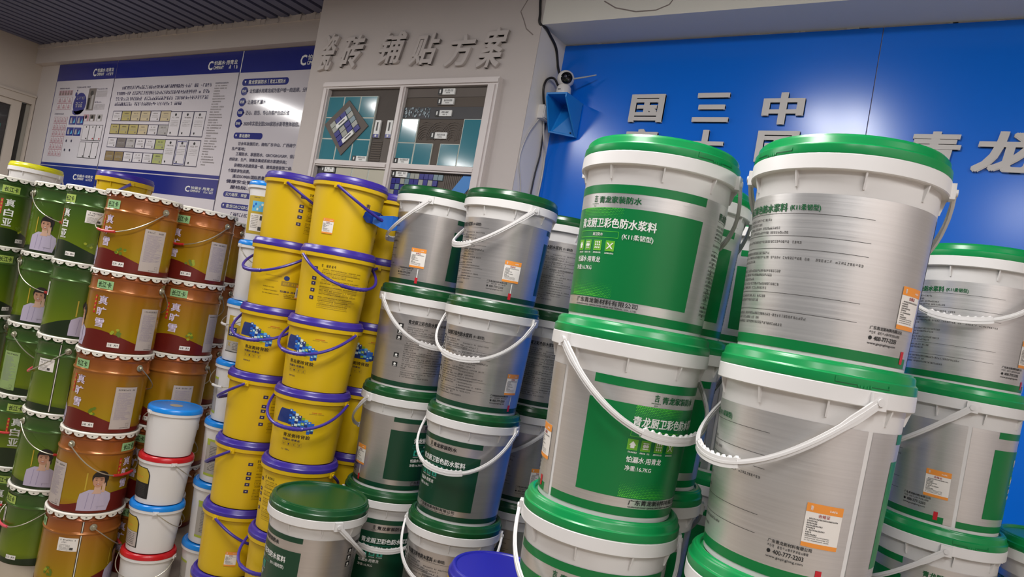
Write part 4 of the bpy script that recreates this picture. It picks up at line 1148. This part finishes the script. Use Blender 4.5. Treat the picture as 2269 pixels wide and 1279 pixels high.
def can(x, y, n, green, el, ha, grip, label):
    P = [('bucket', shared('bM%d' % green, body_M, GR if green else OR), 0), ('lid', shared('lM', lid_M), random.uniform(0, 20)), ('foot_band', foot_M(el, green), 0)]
    P += [('sticker' if e[0] in 'CAWSE' else 'label', label_M([e], green), 0) for e in el]
    return assemble('paint_can', label, 'can', 'green paint cans' if green else 'orange paint cans', x, y, (n - 1) * PM, 0, P, (shared('kM', knob_M), shared('hM', handle_M), shared('gM' + grip, grip_M, grip), .272, ha))


def column_M(x, y, green, spec, where):
    for n in range(5, 0, -1):
        el, ha, gp = spec.get(n, ([('T', -40), ('C', -40), ('P', 120)], 150, 'red_grip'))
        can(x, y, n, green, el, ha, gp, '%s paint can with white rim, %s %s' % ('green' if green else 'orange and gold', ORD[6 - n], where))


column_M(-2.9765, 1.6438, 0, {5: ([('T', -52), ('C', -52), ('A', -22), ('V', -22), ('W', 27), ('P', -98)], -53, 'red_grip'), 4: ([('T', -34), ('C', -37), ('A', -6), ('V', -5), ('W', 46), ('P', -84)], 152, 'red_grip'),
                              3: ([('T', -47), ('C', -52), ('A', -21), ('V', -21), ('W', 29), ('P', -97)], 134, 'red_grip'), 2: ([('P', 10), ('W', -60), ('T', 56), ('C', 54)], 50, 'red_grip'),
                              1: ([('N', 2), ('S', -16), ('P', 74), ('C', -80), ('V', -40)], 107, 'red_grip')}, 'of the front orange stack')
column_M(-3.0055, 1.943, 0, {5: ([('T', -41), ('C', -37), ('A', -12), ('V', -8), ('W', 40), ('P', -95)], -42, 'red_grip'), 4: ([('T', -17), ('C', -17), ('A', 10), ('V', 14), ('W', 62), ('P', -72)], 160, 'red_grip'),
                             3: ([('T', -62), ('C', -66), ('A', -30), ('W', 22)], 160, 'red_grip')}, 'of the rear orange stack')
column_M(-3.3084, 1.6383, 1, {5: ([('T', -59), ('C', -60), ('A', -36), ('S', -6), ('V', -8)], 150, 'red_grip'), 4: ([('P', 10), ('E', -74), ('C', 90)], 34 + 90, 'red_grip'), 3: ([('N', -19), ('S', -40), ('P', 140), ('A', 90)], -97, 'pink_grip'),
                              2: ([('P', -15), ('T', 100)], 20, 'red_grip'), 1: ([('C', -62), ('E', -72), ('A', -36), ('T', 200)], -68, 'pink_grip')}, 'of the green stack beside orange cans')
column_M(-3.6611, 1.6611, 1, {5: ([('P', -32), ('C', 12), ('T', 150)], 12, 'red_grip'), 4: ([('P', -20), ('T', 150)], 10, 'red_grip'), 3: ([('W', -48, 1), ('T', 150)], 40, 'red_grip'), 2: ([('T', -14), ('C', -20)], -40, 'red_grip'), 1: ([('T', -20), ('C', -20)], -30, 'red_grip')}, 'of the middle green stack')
column_M(-3.965, 1.49, 1, {5: ([('T', 19), ('C', 17), ('A', 50), ('V', 45)], 150, 'red_grip'), 4: ([('C', 30), ('A', 50), ('T', 0)], 150, 'red_grip'), 3: ([('C', 20), ('T', 10)], 150, 'red_grip'), 2: ([('C', 20), ('T', 10)], 150, 'red_grip')}, 'of the green stack at the picture edge')


column_M(-3.43, 2.31, 0, {}, 'of the deepest orange stack')


# ---- white pails with blue and red lids
def pail_S(kind, x, y, n, lidm, lab, ha, label, badge=False):
    if kind == 'R':
        p, rl = PR_, RR; b = shared('bR', bucket_S, .091, .1015, .166, RR, PR_); a, dr, ou = RR + .004, .075, .105
        l = shared('lR' + lidm + str(badge), lid_S, RR, PR_, lidm, badge)
    else:
        p, rl = PW_, RW; b = shared('bW', bucket_S, .094, .1075, .222, RW, PW_); a, dr, ou = RW + .004, .085, .118
        l = shared('lW' + lidm, lid_S, RW, PW_, lidm)
    P = [('bucket', b, 0), ('lid', l, 0)]
    if lab: P.append(('label', lab[0], lab[1]))
    pz = p - .0245
    return assemble('white_pail', label, 'pail', 'small white pails', x, y, (n - 1) * p, 0, P, (shared('e' + kind, ear_S, rl, pz + .002), shared('h' + kind, handle_S, a, dr, ou), shared('g' + kind, grip_S, a, dr, ou) if kind == 'W' else None, pz, ha))


LRd = label_R(True); LRp = label_R(False)
pail_S('R', -2.7209, 1.7990, 4, 'blue_lid', None, -150, 'white pail with blue lid and beige lid badge, topmost of the short stack', True)
pail_S('R', -2.7209, 1.7990, 3, 'red_lid', (LRd, -62), 108, 'white pail with red lid and black and gold label, below the blue lid')
pail_S('R', -2.7209, 1.7990, 2, 'blue_lid', (LRp, -66), 90, 'white pail with blue lid between two red lidded pails')
pail_S('R', -2.7209, 1.7990, 1, 'red_lid', None, -20, 'plain white pail with red lid, bottom of the short stack')
WBX, WBY = -2.562, 1.973
for n, el, ha in ((7, [('G', -30)], 170), (6, [('G', 40)], 24), (5, [('D', -20)], -70), (4, [('L', -100)], -50), (3, [('L', -14)], 150), (2, [('L', -4)], 120), (1, [('L', -90)], 100)):
    pail_S('W', WBX, WBY, n, 'blue_lid', (label_W(el), 0), ha, 'slim white pail with blue lid, %s of the stack between orange and yellow' % ORD[8 - n])

# ---- back row against the posters: two bigger pails on hidden stacks
for n in range(5, 0, -1):
    pail_K(-4.45, 2.315, n, 0, -78 if n == 5 else 90, 'yellow pail with purple lid rising behind the orange cans, under the posters' if n == 5 else 'yellow pail hidden in the back row below the purple lid behind the cans', 'back row pails behind the cans', body='yellow_plastic', lidm='purple_plastic', plain=True)
    pail_K(-5.48, 2.245, n, 0, 150, 'white pail with lime yellow lid rising behind the green cans, by the window' if n == 5 else 'white pail hidden in the back row below the lime yellow lid', 'back row pails behind the cans', body='white_plastic', lidm='lime_lid', plain=True)
